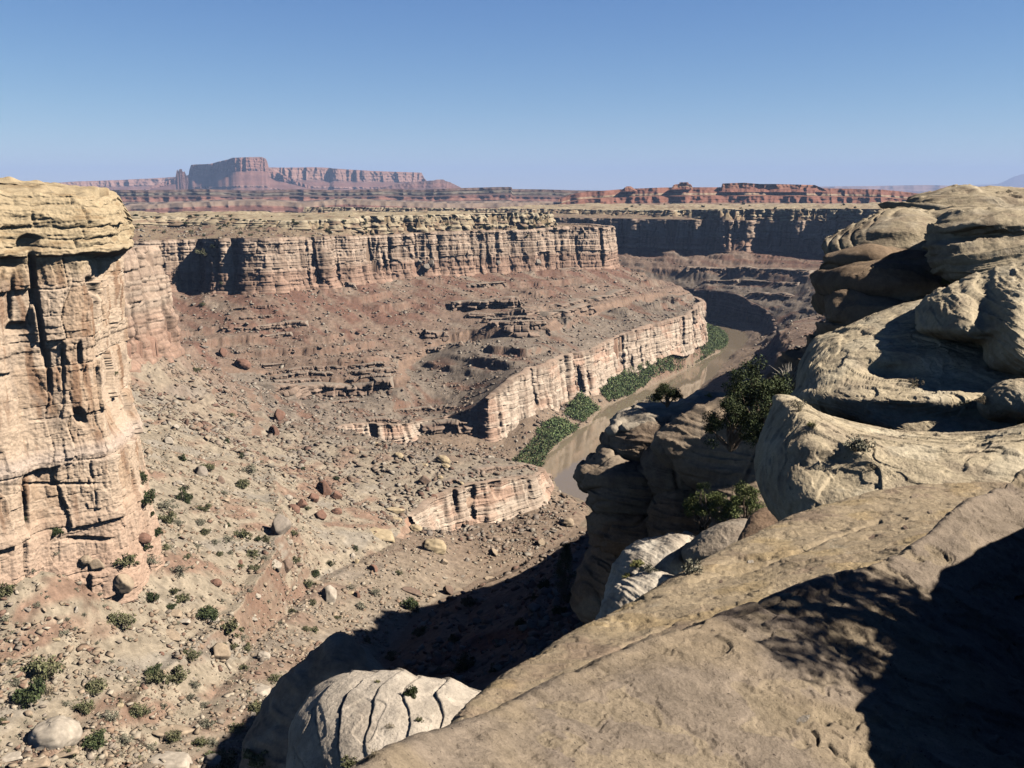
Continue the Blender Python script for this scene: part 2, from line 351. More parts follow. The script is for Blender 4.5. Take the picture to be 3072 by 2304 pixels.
STEEP = (np.array([0, .10, .13, .23, .26, .44, .47, .60, .63, .82, .85, 1.0]), np.array([0, .02, .20, .225, .42, .45, .62, .64, .80, .83, .985, 1.0]))
ROUND = (np.array([0, .08, .2, .3, .36, .5, .58, .66, .8, .88, 1.0]), np.array([0, .02, .1, .32, .35, .42, .62, .65, .7, .92, 1.0]))
STACK = (np.array([0, .03, .20, .24, .42, .46, .64, .68, .86, .94, 1.0]), np.array([0, .20, .23, .42, .45, .62, .65, .80, .83, .98, 1.0]))
def plateau(X, Y, base):
    n = fbm2(X / 95, Y / 48, 4, 31) * 7.0
    q = n / 2.2
    f = np.floor(q); t = q - f
    st = (f + sstep(.62, .92, t)) * 2.2
    return base + lerp(n, st, 0.8) + 0.7 * fbm2(X / 9, Y / 6, 3, 33)
def side(k, X, Y, nz):
    f = {c: sample(FLD[c + k], X, Y) for c in 'CUMLB'}
    dC = f['C'][..., 0] + nz['cap']; dU = f['U'][..., 0] + nz['up']; dM = f['M'][..., 0] + nz['mid']; dL = f['L'][..., 0] + nz['low']; dB = f['B'][..., 0] + nz['bank']
    dU = dU + 3.2; dL = dL + 2.4; dC = dC + 1.8          # the detailed bands stand a little proud
    dL = np.maximum(dL, dB + 1.0); dM = np.maximum(dM, dL + 2.0); dU = np.maximum(dU, dM + 4.0); dC = np.maximum(dC, dU + 3.0)
    ds = [dC, dU, dM, dL, dB]; ff = [f[c] for c in 'CUMLB']
    # plateau
    tC = f['C'][..., 1]
    z = plateau(X, Y, tC) * sstep(0, 60, -dC) + (tC + 1.2 * fbm2(X / 14, Y / 14, 3, 41)) * (1 - sstep(0, 60, -dC)) - 0.6 * np.exp(np.minimum(dC, 0) / 3.0)
    zone = np.zeros(X.shape, np.float32); tt = np.zeros(X.shape, np.float32)
    for i in range(5):
        d = ds[i]; top, h, w = ff[i][..., 1], ff[i][..., 2], np.maximum(ff[i][..., 3], 1.0)
        h = h * nz['h'][i]
        m = d > 0
        a = np.clip(d / w, 0, 1)
        if i == 0: c = np.interp(a, *ROUND)
        elif i == 2: c = np.where(w > 12, np.interp(a, *STACK), np.interp(a, *STEEP))
        else: c = np.interp(a, *STEEP)
        zc = top - h * c
        if i < 4:
            t = np.clip((d - w) / ((d - w) + np.maximum(-ds[i + 1], 0) + 1e-3), 0, 1)
            te = t ** (0.82 if i in (1, 2) else 1.0)
            zt = lerp(top - h, ff[i + 1][..., 1], te)
            rib = nz['rib'] * np.sin(np.pi * np.clip(t, 0, 1)) ** .7 * (1.0 if i else 0.3)
            env = np.sin(np.pi * np.clip(t, 0, 1)) ** .7 * (1.0 if i else 0.3)
            zt = zt + nz['ribl'] * env
            if i in (1, 2):
                for P, am in ((7.3, .9), (2.9, .6)):
                    q = (zt + nz['tw']) / P; fl = np.floor(q); fr = q - fl
                    zs = (fl + 1 - sstep(.60, .74, 1 - fr)) * P - nz['tw']
                    zt = lerp(zt, zs, am * (1.0 if k == 'L' else .45) * nz['terr'] * sstep(0, .15, t) * (1 - sstep(.85, 1, t)))
            zt = zt + nz['rib'] * env
            zz = np.where(d < w, zc, zt)
            zn = np.where((d < w) & (h > 1.0), 2 * i + 1, 2 * i + 2)
            tq = np.where(d < w, a, t)
        else:
            zz = np.where(d < w, zc, top - h - np.minimum(0.35 * (d - w), 6)); zn = np.where(d < w, 9, 10); tq = a
        z = np.where(m, zz, z); zone = np.where(m, zn, zone); tt = np.where(m, tq, tt)
    return z, zone, tt, ds
def noises(X, Y):
    near = sstep(120, 520, Y)
    big = fbm2(X / 70, Y / 70, 3, 3)
    fl = 1 - np.abs(n2(X / 17, Y / 17, 11)) * 2
    fl2 = 1 - np.abs(n2(X / 7.5, Y / 7.5, 13)) * 2
    fine = n2(X / 3.2, Y / 3.2, 15)
    fine2 = n2(X / 1.5, Y / 1.5, 16)
    cap = fbm2(X / 34, Y / 34, 3, 21)
    fm = sstep(-.25, .35, n2(X / 48, Y / 48, 17))
    fl3 = n2(X / 11, Y / 11, 18)
    flute = (3.6 * np.maximum(fl, 0) ** 3 * fm + 1.0 * fl2 * fm + 1.8 * fl3 + 0.3 * fine + 3.6 * n2(X / 26, Y / 26, 19))
    am = 0.35 + 0.65 * near
    fr = sstep(900, 1250, Y) * sstep(120, 260, X)
    nz = {'cap': (15 * cap + 4 * fl2 + 1.2 * fine + 16 * fr * n2(X / 52, Y / 52, 5)) * am, 'up': ((12 + 8 * fr) * big + 5 * near * n2(X / 34, Y / 34, 6) + 16 * fr * n2(X / 52, Y / 52, 5) + 1.1 * flute) * am,
          'mid': (7 * big + 2.2 * fl3 + 1.0 * fl2 + .5 * fine) * (0.3 + .7 * near), 'low': (5 * n2(X / 60, Y / 60, 23) + .75 * flute) * (0.4 + .6 * near), 'bank': 3 * n2(X / 26, Y / 26, 25) + 1.2 * fine}
    hm = np.clip(0.75 + 0.9 * n2(X / 45, Y / 45, 27), 0.15, 1.3)
    nz['h'] = [np.clip(1 + .4 * n2(X / 40, Y / 40, 28), .5, 1.5), 1.0, hm, np.clip(1 + .25 * n2(X / 50, Y / 50, 29), .6, 1.3), 1.0]
    nz['ribl'] = 4.0 * fbm2(X / 42, Y / 42, 3, 35) * (.45 + .55 * near)
    nz['rib'] = .7 * fbm2(X / 9, Y / 9, 3, 37) * (.6 + .4 * near) + .22 * fine + .2 * fine2
    nz['terr'] = sstep(-.05, .3, n2(X / 75, Y / 75, 39) + .25 * n2(X / 20, Y / 20, 40)) * sstep(420, 620, Y) * 0.92
    nz['tw'] = 2.2 * n2(X / 120, Y / 120, 43)
    return nz
def height(X, Y, full=False):
    X = np.asarray(X, np.float32); Y = np.asarray(Y, np.float32)
    nz = noises(X, Y)
    zl, znl, tl, dl = side('L', X, Y, nz)
    zr, znr, tr, dr = side('R', X, Y, nz)
    zl = zl + 5.5 * np.exp(-(((X + 109) / 11) ** 2 + ((Y - 219) / 12) ** 2)) * (zl < -60)     # a talus heap against the near cliff
    m = zl > zr
    z = np.where(m, zl, zr)
    # the table land ends far back: drop to the basin behind it
    edge = 1330 + np.clip((X + 170) / 260, 0, 1) * 950 + 70 * n2(X / 160, Y / 160, 51) - np.clip((-X - 420) / 200, 0, 1) * 0
    z = z - sstep(0, 60, Y - edge) * np.maximum(z + 112, 0)
    if not full: return z
    return z, np.where(m, znl, znr), np.where(m, tl, tr), m, np.where(m, dl[1], dr[1]), np.where(m, dl[4], dr[4])

# picture-like sampling density: fine steps where the ground is steep or near
def build_terrain():
    us = np.concatenate([np.arange(-70, 1100, 1.0), np.arange(1100, 1750, 7.0)])
    az = (us - CX) / F * (1 / 1.0)
    N = len(us)
    D = np.exp(np.linspace(math.log(42.0), math.log(2500.0), 2600)).astype(np.float32)
    Z = np.zeros((len(D), N), np.float32)
    for k in range(0, len(D), 260):
        d = D[k:k + 260][:, None]
        Z[k:k + 260] = height(az[None, :] * d, d * np.ones((1, N), np.float32))
    M = 1500
    dd = np.diff(D)[:, None]; dm = ((D[1:] + D[:-1]) / 2)[:, None]
    w = np.sqrt((0.16 * dd) ** 2 + np.diff(Z, axis=0) ** 2) / dm
    w = np.minimum(w, 0.02)
    def box(a, r, ax):
        a = np.moveaxis(a, ax, 0)
        c = np.cumsum(np.concatenate([np.repeat(a[:1], r + 1, 0), a, np.repeat(a[-1:], r, 0)], 0), 0)
        return np.moveaxis((c[2 * r + 1:] - c[:-2 * r - 1]) / (2 * r + 1), 0, ax)
    for _ in range(2):
        w = box(box(w, 14, 1), 5, 0)
    w = w + 0.8 * w.mean(1, keepdims=True) + 0.5 * w.mean(0, keepdims=True)
    c = np.concatenate([np.zeros((1, N)), np.cumsum(w, 0)], 0)
    rows = np.zeros((M, N), np.float32)
    for j in range(N):
        rows[:, j] = np.interp(np.linspace(0, c[-1, j], M), c[:, j], D)
    # neighbouring columns keep their rows together
    k = np.array([.25, .5, .25])
    X = az[None, :] * rows; Y = rows
    z, zone, tt, isl, dU, dB = height(X, Y, True)
    return X, Y, z, zone, tt, isl, dU, dB
def terrain_colour(X, Y, z, zone, tt, isl, dU, nrm):
    C = np.zeros(X.shape + (3,), np.float32)
    nA = fbm2(X / 60, Y / 60, 4, 61); nB = fbm2(X / 14, Y / 14, 4, 63); nC = n2(X / 3.1, Y / 3.1, 65); nS = fbm2((X + Y) / 26, (X - Y) / 110, 3, 67)
    steep = 1 - np.abs(nrm[..., 2])
    bed = n2(z / 3.1 + 3, 0 * z + .5 + X / 900, 71) ; bed2 = n2(z / 0.9, 0 * z + .5 + Y / 900, 73)
    # table land
    yel = np.array([.47, .38, .255], np.float32); soil = np.array([.25, .17, .115], np.float32)
    pl = mixc(np.broadcast_to(yel, C.shape), soil, sstep(-.05, .3, nA * .8 + nB * .6 - .1))
    pl = mixc(pl, [.36, .235, .15], sstep(.1, .5, -nA + .4 * nB))
    pl = pl * (1 + .18 * nC)[..., None]
    cap = np.broadcast_to(np.array([.40, .30, .185], np.float32), C.shape) * (1 + .22 * bed + .15 * nB)[..., None]
    cap = mixc(cap, [.27, .17, .115], sstep(.05, .45, bed + .3 * nB))
    bench = mixc(np.broadcast_to(np.array([.33, .25, .17], np.float32), C.shape), [.24, .15, .11], sstep(-.1, .4, nB))
    # upper cliff: tan above, redder below, streaked down its face
    up = mixc(np.broadcast_to(np.array([.355, .25, .18], np.float32), C.shape), [.32, .195, .142], sstep(.45, .8, tt + .1 * bed))
    up = up * (1 + .20 * bed + .14 * bed2 + .14 * BEDS[0] + .14 * BEDS[1])[..., None]
    up = mixc(up, [.17, .115, .085], sstep(.15, .5, n2(X / 5.5, Y / 5.5, 75)) * .4)
    t1 = np.broadcast_to(np.array([.29, .205, .155], np.float32), C.shape)
    t1 = mixc(t1, [.235, .135, .10], sstep(-.12, .22, nS + .25 * nB - .55 * (tt - .35)))
    t1 = mixc(t1, [.34, .265, .205], sstep(.12, .42, -nS + .3 * nB - .1))
    mid = np.broadcast_to(np.array([.30, .205, .15], np.float32), C.shape) * (1 + .3 * bed)[..., None]
    t2 = np.broadcast_to(np.array([.28, .225, .178], np.float32), C.shape)
    t2 = mixc(t2, [.24, .145, .105], sstep(.1, .45, nS + .3 * nB))
    lowc = mixc(np.broadcast_to(np.array([.50, .345, .25], np.float32), C.shape), [.48, .27, .185], sstep(0, .3, nA + .4 * nB))
    lowc = mixc(lowc, [.25, .155, .11], sstep(.12, .5, n2(X / 6, Y / 6, 77) + .3 * bed) * .6) * (1 + .12 * bed)[..., None]
    t3 = np.broadcast_to(np.array([.305, .225, .165], np.float32), C.shape)
    bank = np.broadcast_to(np.array([.30, .235, .17], np.float32), C.shape)
    # the near slope under the left cliff: tan rubble with rust red soil streaks
    near = (isl & (Y < 640)).astype(np.float32) * (1 - sstep(430, 640, Y + 40 * nB))
    st = fbm2((X * .8 - Y * .35) / 11, (X * .5 + Y) / 60, 3, 79)
    tn = mixc(np.broadcast_to(np.array([.405, .335, .25], np.float32), C.shape), [.315, .195, .14], .85 * sstep(.09, .34, st + .3 * nB + .25 * np.exp(-((X + 62 + (Y - 260) * .1) / 16) ** 2) - .1))
    tn = mixc(tn, [.36, .31, .25], sstep(.1, .4, -st + .3 * nB))
    t1 = lerp(t1, tn, near[..., None]); t2 = lerp(t2, tn, near[..., None]); t3 = lerp(t3, mixc(tn, [.30, .23, .175], .5 * np.ones_like(X)), near[..., None] * (1 - sstep(350, 430, Y))[..., None])
    gul = (z > -174)[..., None]
    bank = np.where(gul, t3, bank)
    tab = [pl, cap, bench, up, t1, mid, t2, lowc, t3, bank, bank]
    for k, c in enumerate(tab):
        m = zone == k
        C[m] = c[m]
    tal = (zone == 4) | (zone == 6) | (zone == 8) | (zone == 2)
    spk = 1 + (.28 * nC + .25 * n2(X / 1.3, Y / 1.3, 81)) * tal
    C = C * np.clip(spk, .5, 1.6)[..., None]
    # ledges that break the talus are the colour of their bed
    led = sstep(.35, .6, steep) * tal * (zone != 2)
    C = mixc(C, [.27, .165, .118], led * .7)
    return np.clip(C, .02, .8)
X, Y, Zt, zone, tt, isl, dU, dB = build_terrain()
P = np.stack([X, Y, Zt], -1)
nrm = grid_normals(P)
# beds stand out and in on the cliffs, and blocks have dropped out of them
_st = sstep(.30, .70, 1 - np.abs(_blur(nrm[..., 2], 1))) * sstep(250, 420, Y)
_h = np.hypot(nrm[..., 0], nrm[..., 1]) + 1e-4
_zz = Zt + 2.0 * fbm2(X / 130, Y / 130, 2, 83)
_b1 = sstep(-.12, .12, n2(_zz / 4.6, 0 * X + 1.5, 84)) - .5; _b2 = sstep(-.1, .1, n2(_zz / 1.7, 0 * X + 4.5, 85)) - .5
_blk = n3(P, (1 / 9., 1 / 9., 1 / 7.), 86); _blk2 = n3(P, (1 / 3.6, 1 / 3.6, 1 / 3.0), 87)
_d = _st * (1.4 * _b1 + .8 * _b2 + .8 * _blk - .8)
P[..., 0] += nrm[..., 0] / _h * _d; P[..., 1] += nrm[..., 1] / _h * _d
nrm = grid_normals(P)
BEDS = (_b1, _b2, _blk)
del _blk2, _zz, _d
colr = terrain_colour(X, Y, Zt, zone, tt, isl, dU, nrm)
M_TERR = rock_mat('canyon_rock', (0.35, 1.6), amt=0.22, bump=((0.9, 0.25), (3.5, 0.10)))
terr = link('terrain', make_mesh('terrain', P, quads=grid_quads(*X.shape), col=colr, smooth=False), M_TERR)
tag(terr, 'layered canyon walls, talus slopes and pale table land cut by the river', 'canyon', kind='structure')
del P, nrm, colr
# river
m_riv, nt, b = mat_base('muddy_water', 0.045)
b.inputs['Base Color'].default_value = (.20, .158, .11, 1)
b.inputs['Specular IOR Level'].default_value = 0.5
nz = node(nt, 'ShaderNodeTexNoise'); nz.inputs['Scale'].default_value = 0.35; nz.inputs['Detail'].default_value = 3
ge = node(nt, 'ShaderNodeNewGeometry'); nt.links.new(ge.outputs['Position'], nz.inputs['Vector'])
bp = node(nt, 'ShaderNodeBump'); bp.inputs['Distance'].default_value = 0.022; nt.links.new(nz.outputs['Fac'], bp.inputs['Height']); nt.links.new(bp.outputs['Normal'], b.inputs['Normal'])
V = np.array([(-500, 480, -180), (600, 480, -180), (600, 1900, -180), (-500, 1900, -180)], float)
riv = link('river', make_mesh('river', V, quads=[(0, 1, 2, 3)], smooth=False), m_riv)
tag(riv, 'muddy brown river curving through the bottom of the canyon', 'river', kind='structure')
# ---------------------------------------------------------------- the cliff bands themselves, in full detail along their edges
def blocks(s, z, tb, wj, seed):
    """beds of random thickness split by random joints: offset -1..1 per block and distance to its nearest edge"""
    rs = np.random.RandomState(seed)
    zb = np.cumsum(np.concatenate([[z.min() - 5], rs.uniform(tb[0], tb[1], 400)]))
    zb = zb[zb < z.max() + 40]
    i = np.clip(np.searchsorted(zb, z.ravel()).reshape(z.shape) - 1, 0, len(zb) - 2)
    z0, z1 = zb[i], zb[i + 1]
    wi = rs.uniform(wj[0], wj[1], len(zb))[i]; ph = rs.uniform(0, 50, len(zb))[i]
    q = (s + ph) / wi
    q = q + 0.35 * n2(q * 1.0, i * 3.7 + 0.5, seed)
    j = np.floor(q); f = q - j
    off = hash1(i, j, seed) * 2 - 1
    tilt = (hash1(i, j, seed + 1) - .5) * (f - .5) * 1.6 + (hash1(i, j, seed + 2) - .5) * ((z - z0) / (z1 - z0) - .5) * 0.8
    de = np.minimum(np.minimum(f, 1 - f) * wi, np.minimum(z - z0, z1 - z) * 1.4)
    return off + tilt, de, hash1(i, j, seed + 3), hash1(i, 0 * i, seed + 4)
def _sm(a, n):
    k = np.ones(n) / n
    return np.convolve(np.concatenate([np.full(n, a[0]) + (np.arange(n) - n) * (a[1] - a[0]), a, np.full(n, a[-1]) + (np.arange(n) + 1) * (a[-1] - a[-2])]), k, 'same')[n:-n]
KEY = {'C': 'cap', 'U': 'up', 'M': 'mid', 'L': 'low'}
def ribbon(pts, k, c, i0, i1, ds, rows, seed, colour, amp=1.0, name='cliff'):
    pts = np.array(pts, float)[i0:i1 + 1]
    L = smooth_line(pts, 4000)
    ln = np.concatenate([[0], np.cumsum(np.linalg.norm(np.diff(L[:, :2], axis=0), axis=1))])
    N = int(ln[-1] / ds)
    s = np.linspace(0, ln[-1], N)
    L = np.stack([np.interp(s, ln, L[:, j]) for j in range(5)], -1)
    T = np.stack([np.gradient(_sm(L[:, 0], 41)), np.gradient(_sm(L[:, 1], 41))], -1); T /= np.linalg.norm(T, axis=1, keepdims=True)
    n = np.stack([T[:, 1], -T[:, 0]], -1)
    fd = FLD[c + k]
    if (sample(fd, L[:, 0] + 4 * n[:, 0], L[:, 1] + 4 * n[:, 1])[:, 0] - sample(fd, L[:, 0] - 4 * n[:, 0], L[:, 1] - 4 * n[:, 1])[:, 0]).mean() < 0: n = -n
    e = np.zeros(N)
    for _ in range(10):
        X = L[:, 0] + n[:, 0] * e; Y = L[:, 1] + n[:, 1] * e
        e = np.clip(e - .6 * (sample(fd, X, Y)[:, 0] + noises(X.astype(np.float32), Y.astype(np.float32))[KEY[c]]), -45, 45)
    e = _sm(e, 5)
    X = L[:, 0] + n[:, 0] * e; Y = L[:, 1] + n[:, 1] * e
    f = sample(fd, X, Y); nz = noises(X.astype(np.float32), Y.astype(np.float32))
    hs = nz['h'['h' != 'h']:] if False else nz['h']['CUML'.index(c)]
    top = f[:, 1]; h = f[:, 2] * hs; w = np.maximum(f[:, 3], 1)
    T = np.stack([np.gradient(_sm(X, 9)), np.gradient(_sm(Y, 9))], -1); T /= np.linalg.norm(T, axis=1, keepdims=True) + 1e-9
    n2_ = np.stack([T[:, 1], -T[:, 0]], -1); n2_ *= np.sign((n2_ * n).sum(1, keepdims=True))
    n = np.stack([_sm(n2_[:, 0], 7), _sm(n2_[:, 1], 7)], -1); n /= np.linalg.norm(n, axis=1, keepdims=True)
    S = np.concatenate([[0], np.cumsum(np.hypot(np.diff(X), np.diff(Y)))])[None, :]
    fr = np.linspace(-.02, 1.06, rows)[:, None]
    crv = ROUND if c == 'C' else STACK
    st = np.interp(np.clip(fr, 0, 1), STEEP[1], STEEP[0]) if c in 'UL' else np.interp(np.clip(fr, 0, 1), crv[1], crv[0])
    if c == 'M': st = np.where(w[None, :] > 12, st, np.interp(np.clip(fr, 0, 1), STEEP[1], STEEP[0]))
    off = -.3 + st * w[None, :] + np.clip(fr - 1, 0, 1) * 20
    z = top[None, :] + .25 - h[None, :] * fr - np.clip(fr - 1, 0, 1) * 12
    SS = S * np.ones_like(z)
    zw = z + 1.6 * fbm2(SS / 60, z / 80, 2, seed) + .2 * n2(SS / 7, z / 9, seed + 1)
    if c in 'UL':
        o1, e1, h1, b1 = blocks(SS + 2 * n2(SS / 14, z / 14, seed + 2), zw, (5, 14), (5, 22), seed + 3)
        o2, e2, h2, b2 = blocks(SS + n2(SS / 8, z / 8, seed + 4), zw, (1.6, 5), (2.5, 9), seed + 5)
        o3, e3, h3, b3 = blocks(SS, zw, (.9, 2.8), (9, 40), seed + 6)
        k1 = sstep(-.2, .25, n2(SS / 22, z / 30, seed + 7))
        d = 1.5 * o1 - .9 * np.exp(-(e1 / .55) ** 2) * k1 + .65 * o2 - .5 * np.exp(-(e2 / .4) ** 2) + .7 * (b3 - .5) - .25 * np.exp(-(e3 / .35) ** 2)
        d = d - 4.8 * sstep(.16, .30, n2(SS / 8.5, z / 60, seed + 8)) * sstep(-.25, .1, n2(SS / 60, 0 * z, seed + 9)) * sstep(1.05, .8, fr) - 1.6 * sstep(.25, .40, n2(SS / 15, z / 22, seed + 12)) + 1.3 * fbm2(SS / 16, z / 40, 3, seed + 10) + .8
    elif c == 'C':
        o1, e1, h1, b1 = blocks(SS, zw, (2.5, 7), (6, 22), seed + 3)
        o3, e3, h3, b3 = blocks(SS, zw, (.9, 2.4), (9, 40), seed + 6); h2, b2 = h1, b1
        d = 1.3 * o1 - 1.1 * np.exp(-(e1 / .7) ** 2) + 1.5 * (b3 - .5) + 2.2 * fbm2(SS / 9, z / 7, 3, seed + 10) - 3.5 * sstep(.2, .35, n2(SS / 8, z / 11, seed + 8)) + .8
    else:
        o1, e1, h1, b1 = blocks(SS, zw, (1.6, 4), (3, 11), seed + 3)
        o3, e3, h3, b3 = blocks(SS, zw, (.8, 1.8), (9, 40), seed + 6); h2, b2 = h1, b1
        d = .8 * o1 - .5 * np.exp(-(e1 / .5) ** 2) + .9 * (b3 - .5) + .5 * fbm2(SS / 6, z / 5, 3, seed + 10) + .5
    d = d * amp * sstep(0, 6, np.minimum(S, S[0, -1] - S)) * sstep(-.02, .05, fr) * np.clip(h / 6, .1, 1)[None, :]
    # where the talus has buried the edge, sink it
    P = np.stack([X[None, :] + n[None, :, 0] * (off + d), Y[None, :] + n[None, :, 1] * (off + d), z], -1)
    bk = P[:1].copy(); bk[..., 0] = (X - n[:, 0] * 5)[None]; bk[..., 1] = (Y - n[:, 1] * 5)[None]; bk[..., 2] = P[:1, :, 2] - .25
    P = np.concatenate([bk, P], 0)
    lowh = np.clip((1.2 - h) / 1.0, 0, 1)
    P[..., 2] -= lowh[None, :] * 6
    C = colour(SS, z, zw, fr, h1, h2, b1, b3, seed, X, Y)
    C = np.concatenate([C[:1], C], 0)
    q = grid_quads(*P.shape[:2])
    o = link(name, make_mesh(name, P, quads=q, col=np.clip(C, .02, .8), smooth=False), M_TERR)
    tag(o, None, None, kind='structure')
    return o
def c_up(S, z, zw, fr, h1, h2, b1, b3, sd, X, Y):
    C = np.broadcast_to(np.array([.50, .37, .28], np.float32), S.shape + (3,))
    C = mixc(C, [.44, .285, .21], sstep(.48, .75, fr + .1 * (b1 - .5)))
    C = mixc(C, [.58, .47, .37], sstep(.6, .95, b3) * .35)
    C = mixc(C, [.36, .25, .19], sstep(.35, .05, b3) * .4)
    C = mixc(C, [.22, .15, .11], sstep(.1, .45, n2(S / 4.5, z / 40, sd + 20)) * .55)
    return C * (1 + .28 * (h1 - .5) + .2 * (h2 - .5))[..., None]
def c_low(S, z, zw, fr, h1, h2, b1, b3, sd, X, Y):
    C = np.broadcast_to(np.array([.62, .49, .385], np.float32), S.shape + (3,))
    C = mixc(C, [.58, .38, .28], sstep(-.08, .2, fbm2(S / 34, z / 34, 3, sd + 20)) * .9)
    C = mixc(C, [.68, .57, .46], sstep(.65, .95, b3) * .6)
    C = mixc(C, [.34, .25, .19], sstep(.12, .0, fr) * .8)
    C = mixc(C, [.26, .175, .13], sstep(.15, .5, n2(S / 4, z / 30, sd + 21)) * .5)
    return C * (1 + .26 * (h1 - .5) + .18 * (h2 - .5))[..., None]
def c_mid(S, z, zw, fr, h1, h2, b1, b3, sd, X, Y):
    C = np.broadcast_to(np.array([.32, .225, .17], np.float32), S.shape + (3,))
    C = mixc(C, [.40, .30, .235], sstep(.6, .95, b3) * .8); C = mixc(C, [.24, .155, .115], sstep(.4, .05, b3) * .7)
    return C * (1 + .3 * (h1 - .5))[..., None]
def c_cap(S, z, zw, fr, h1, h2, b1, b3, sd, X, Y):
    C = np.broadcast_to(np.array([.52, .42, .285], np.float32), S.shape + (3,))
    C = mixc(C, [.58, .49, .35], sstep(.35, 0, fr) * .9)
    C = mixc(C, [.30, .20, .14], sstep(.05, .4, n2(S / 14, z / 4, sd + 20) + .4 * (fr - .5)) * .8)
    return C * (1 + .25 * (b3 - .5) + .25 * (h1 - .5))[..., None]
ribbon(UL, 'L', 'U', 7, 27, .62, 110, 1001, c_up, amp=.85)
ribbon(CL, 'L', 'C', 4, 20, .7, 56, 1021, c_cap)
ribbon(LL, 'L', 'L', 6, 40, .5, 84, 1041, c_low, amp=.58)
ribbon(UR, 'R', 'U', 13, 27, 1.1, 90, 1081, c_up, amp=1.2)
ribbon(CR, 'R', 'C', 13, 26, 1.1, 44, 1101, c_cap, amp=1.3)
ribbon(LR, 'R', 'L', 15, 23, 1.0, 60, 1121, c_mid)
# ---------------------------------------------------------------- ledge bands that crop out of the talus
def march(u, v, d0=260.0, d1=1650.0, n=420):
    a, b = ray(u, v)
    D = np.exp(np.linspace(math.log(d0), math.log(d1), n))[:, None]
    zz = height((a[None, :] * D).astype(np.float32), (D * np.ones_like(a)[None, :]).astype(np.float32))
    hit = zz > b[None, :] * D
    k = np.argmax(hit, 0)
    return D[k, 0]
LEDGES = [  # base line in the picture, height in picture rows
 ([(257, 370), (300, 367), (341, 365), (377, 362)], 3.2), ([(264, 376), (300, 373), (341, 370), (388, 368)], 3.4), ([(268, 382), (300, 379), (341, 376), (398, 373)], 3.6), ([(271, 387), (300, 385), (341, 384), (393, 382)], 4.2), ([(274, 394), (300, 396), (341, 397), (366, 396), (394, 390)], 8),
 ([(449, 312), (480, 310), (523, 308)], 6), ([(464, 318.5), (500, 317), (545, 314)], 3.6), ([(477, 323), (510, 322), (547, 319.5)], 3.4), ([(485, 328), (515, 327), (547, 325)], 4), ([(498, 335), (520, 336), (550, 333)], 7),
 ([(548, 319), (570, 316), (596, 311)], 5), ([(546, 311), (570, 307), (594, 303), (634, 292)], 3.2),
 ([(228, 312), (250, 310), (279, 307)], 2.4), ([(218, 333), (260, 331), (309, 327)], 4.2), ([(231, 344), (262, 341), (294, 337)], 3.2), ([(233, 356), (262, 355), (296, 352)], 3.4), ([(224, 322), (256, 320), (290, 317)], 2.6),
 ([(341, 286), (358, 290)], 4), ([(465, 290), (490, 288), (509, 286)], 3.4), ([(444, 271.5), (466, 270), (487, 268.5)], 2.2), ([(528, 276), (556, 273.5), (583, 271)], 2.6),
 ([(392, 362), (410, 358), (428, 354), (465, 345)], 3.4), ([(422, 341.5), (436, 340), (450, 338)], 6), ([(474, 336), (490, 334)], 4),
 ([(390, 414), (424, 412), (459, 409)], 2.8), ([(420, 435), (446, 434), (470, 432), (488, 430)], 7), ([(352, 428), (380, 424), (402, 424)], 3.5),
 ([(455, 478), (490, 473), (532, 468)], 3.2), ([(474, 487), (510, 481), (553, 477)], 3.2), ([(440, 487), (462, 483)], 3),
 ([(560, 374), (600, 360)], 1.6), ([(330, 405), (362, 402)], 2.4), ([(683, 272), (740, 272), (812, 275)], 3.4), ([(700, 284), (760, 285), (800, 287)], 3.2), ([(745, 296), (800, 300)], 3)]
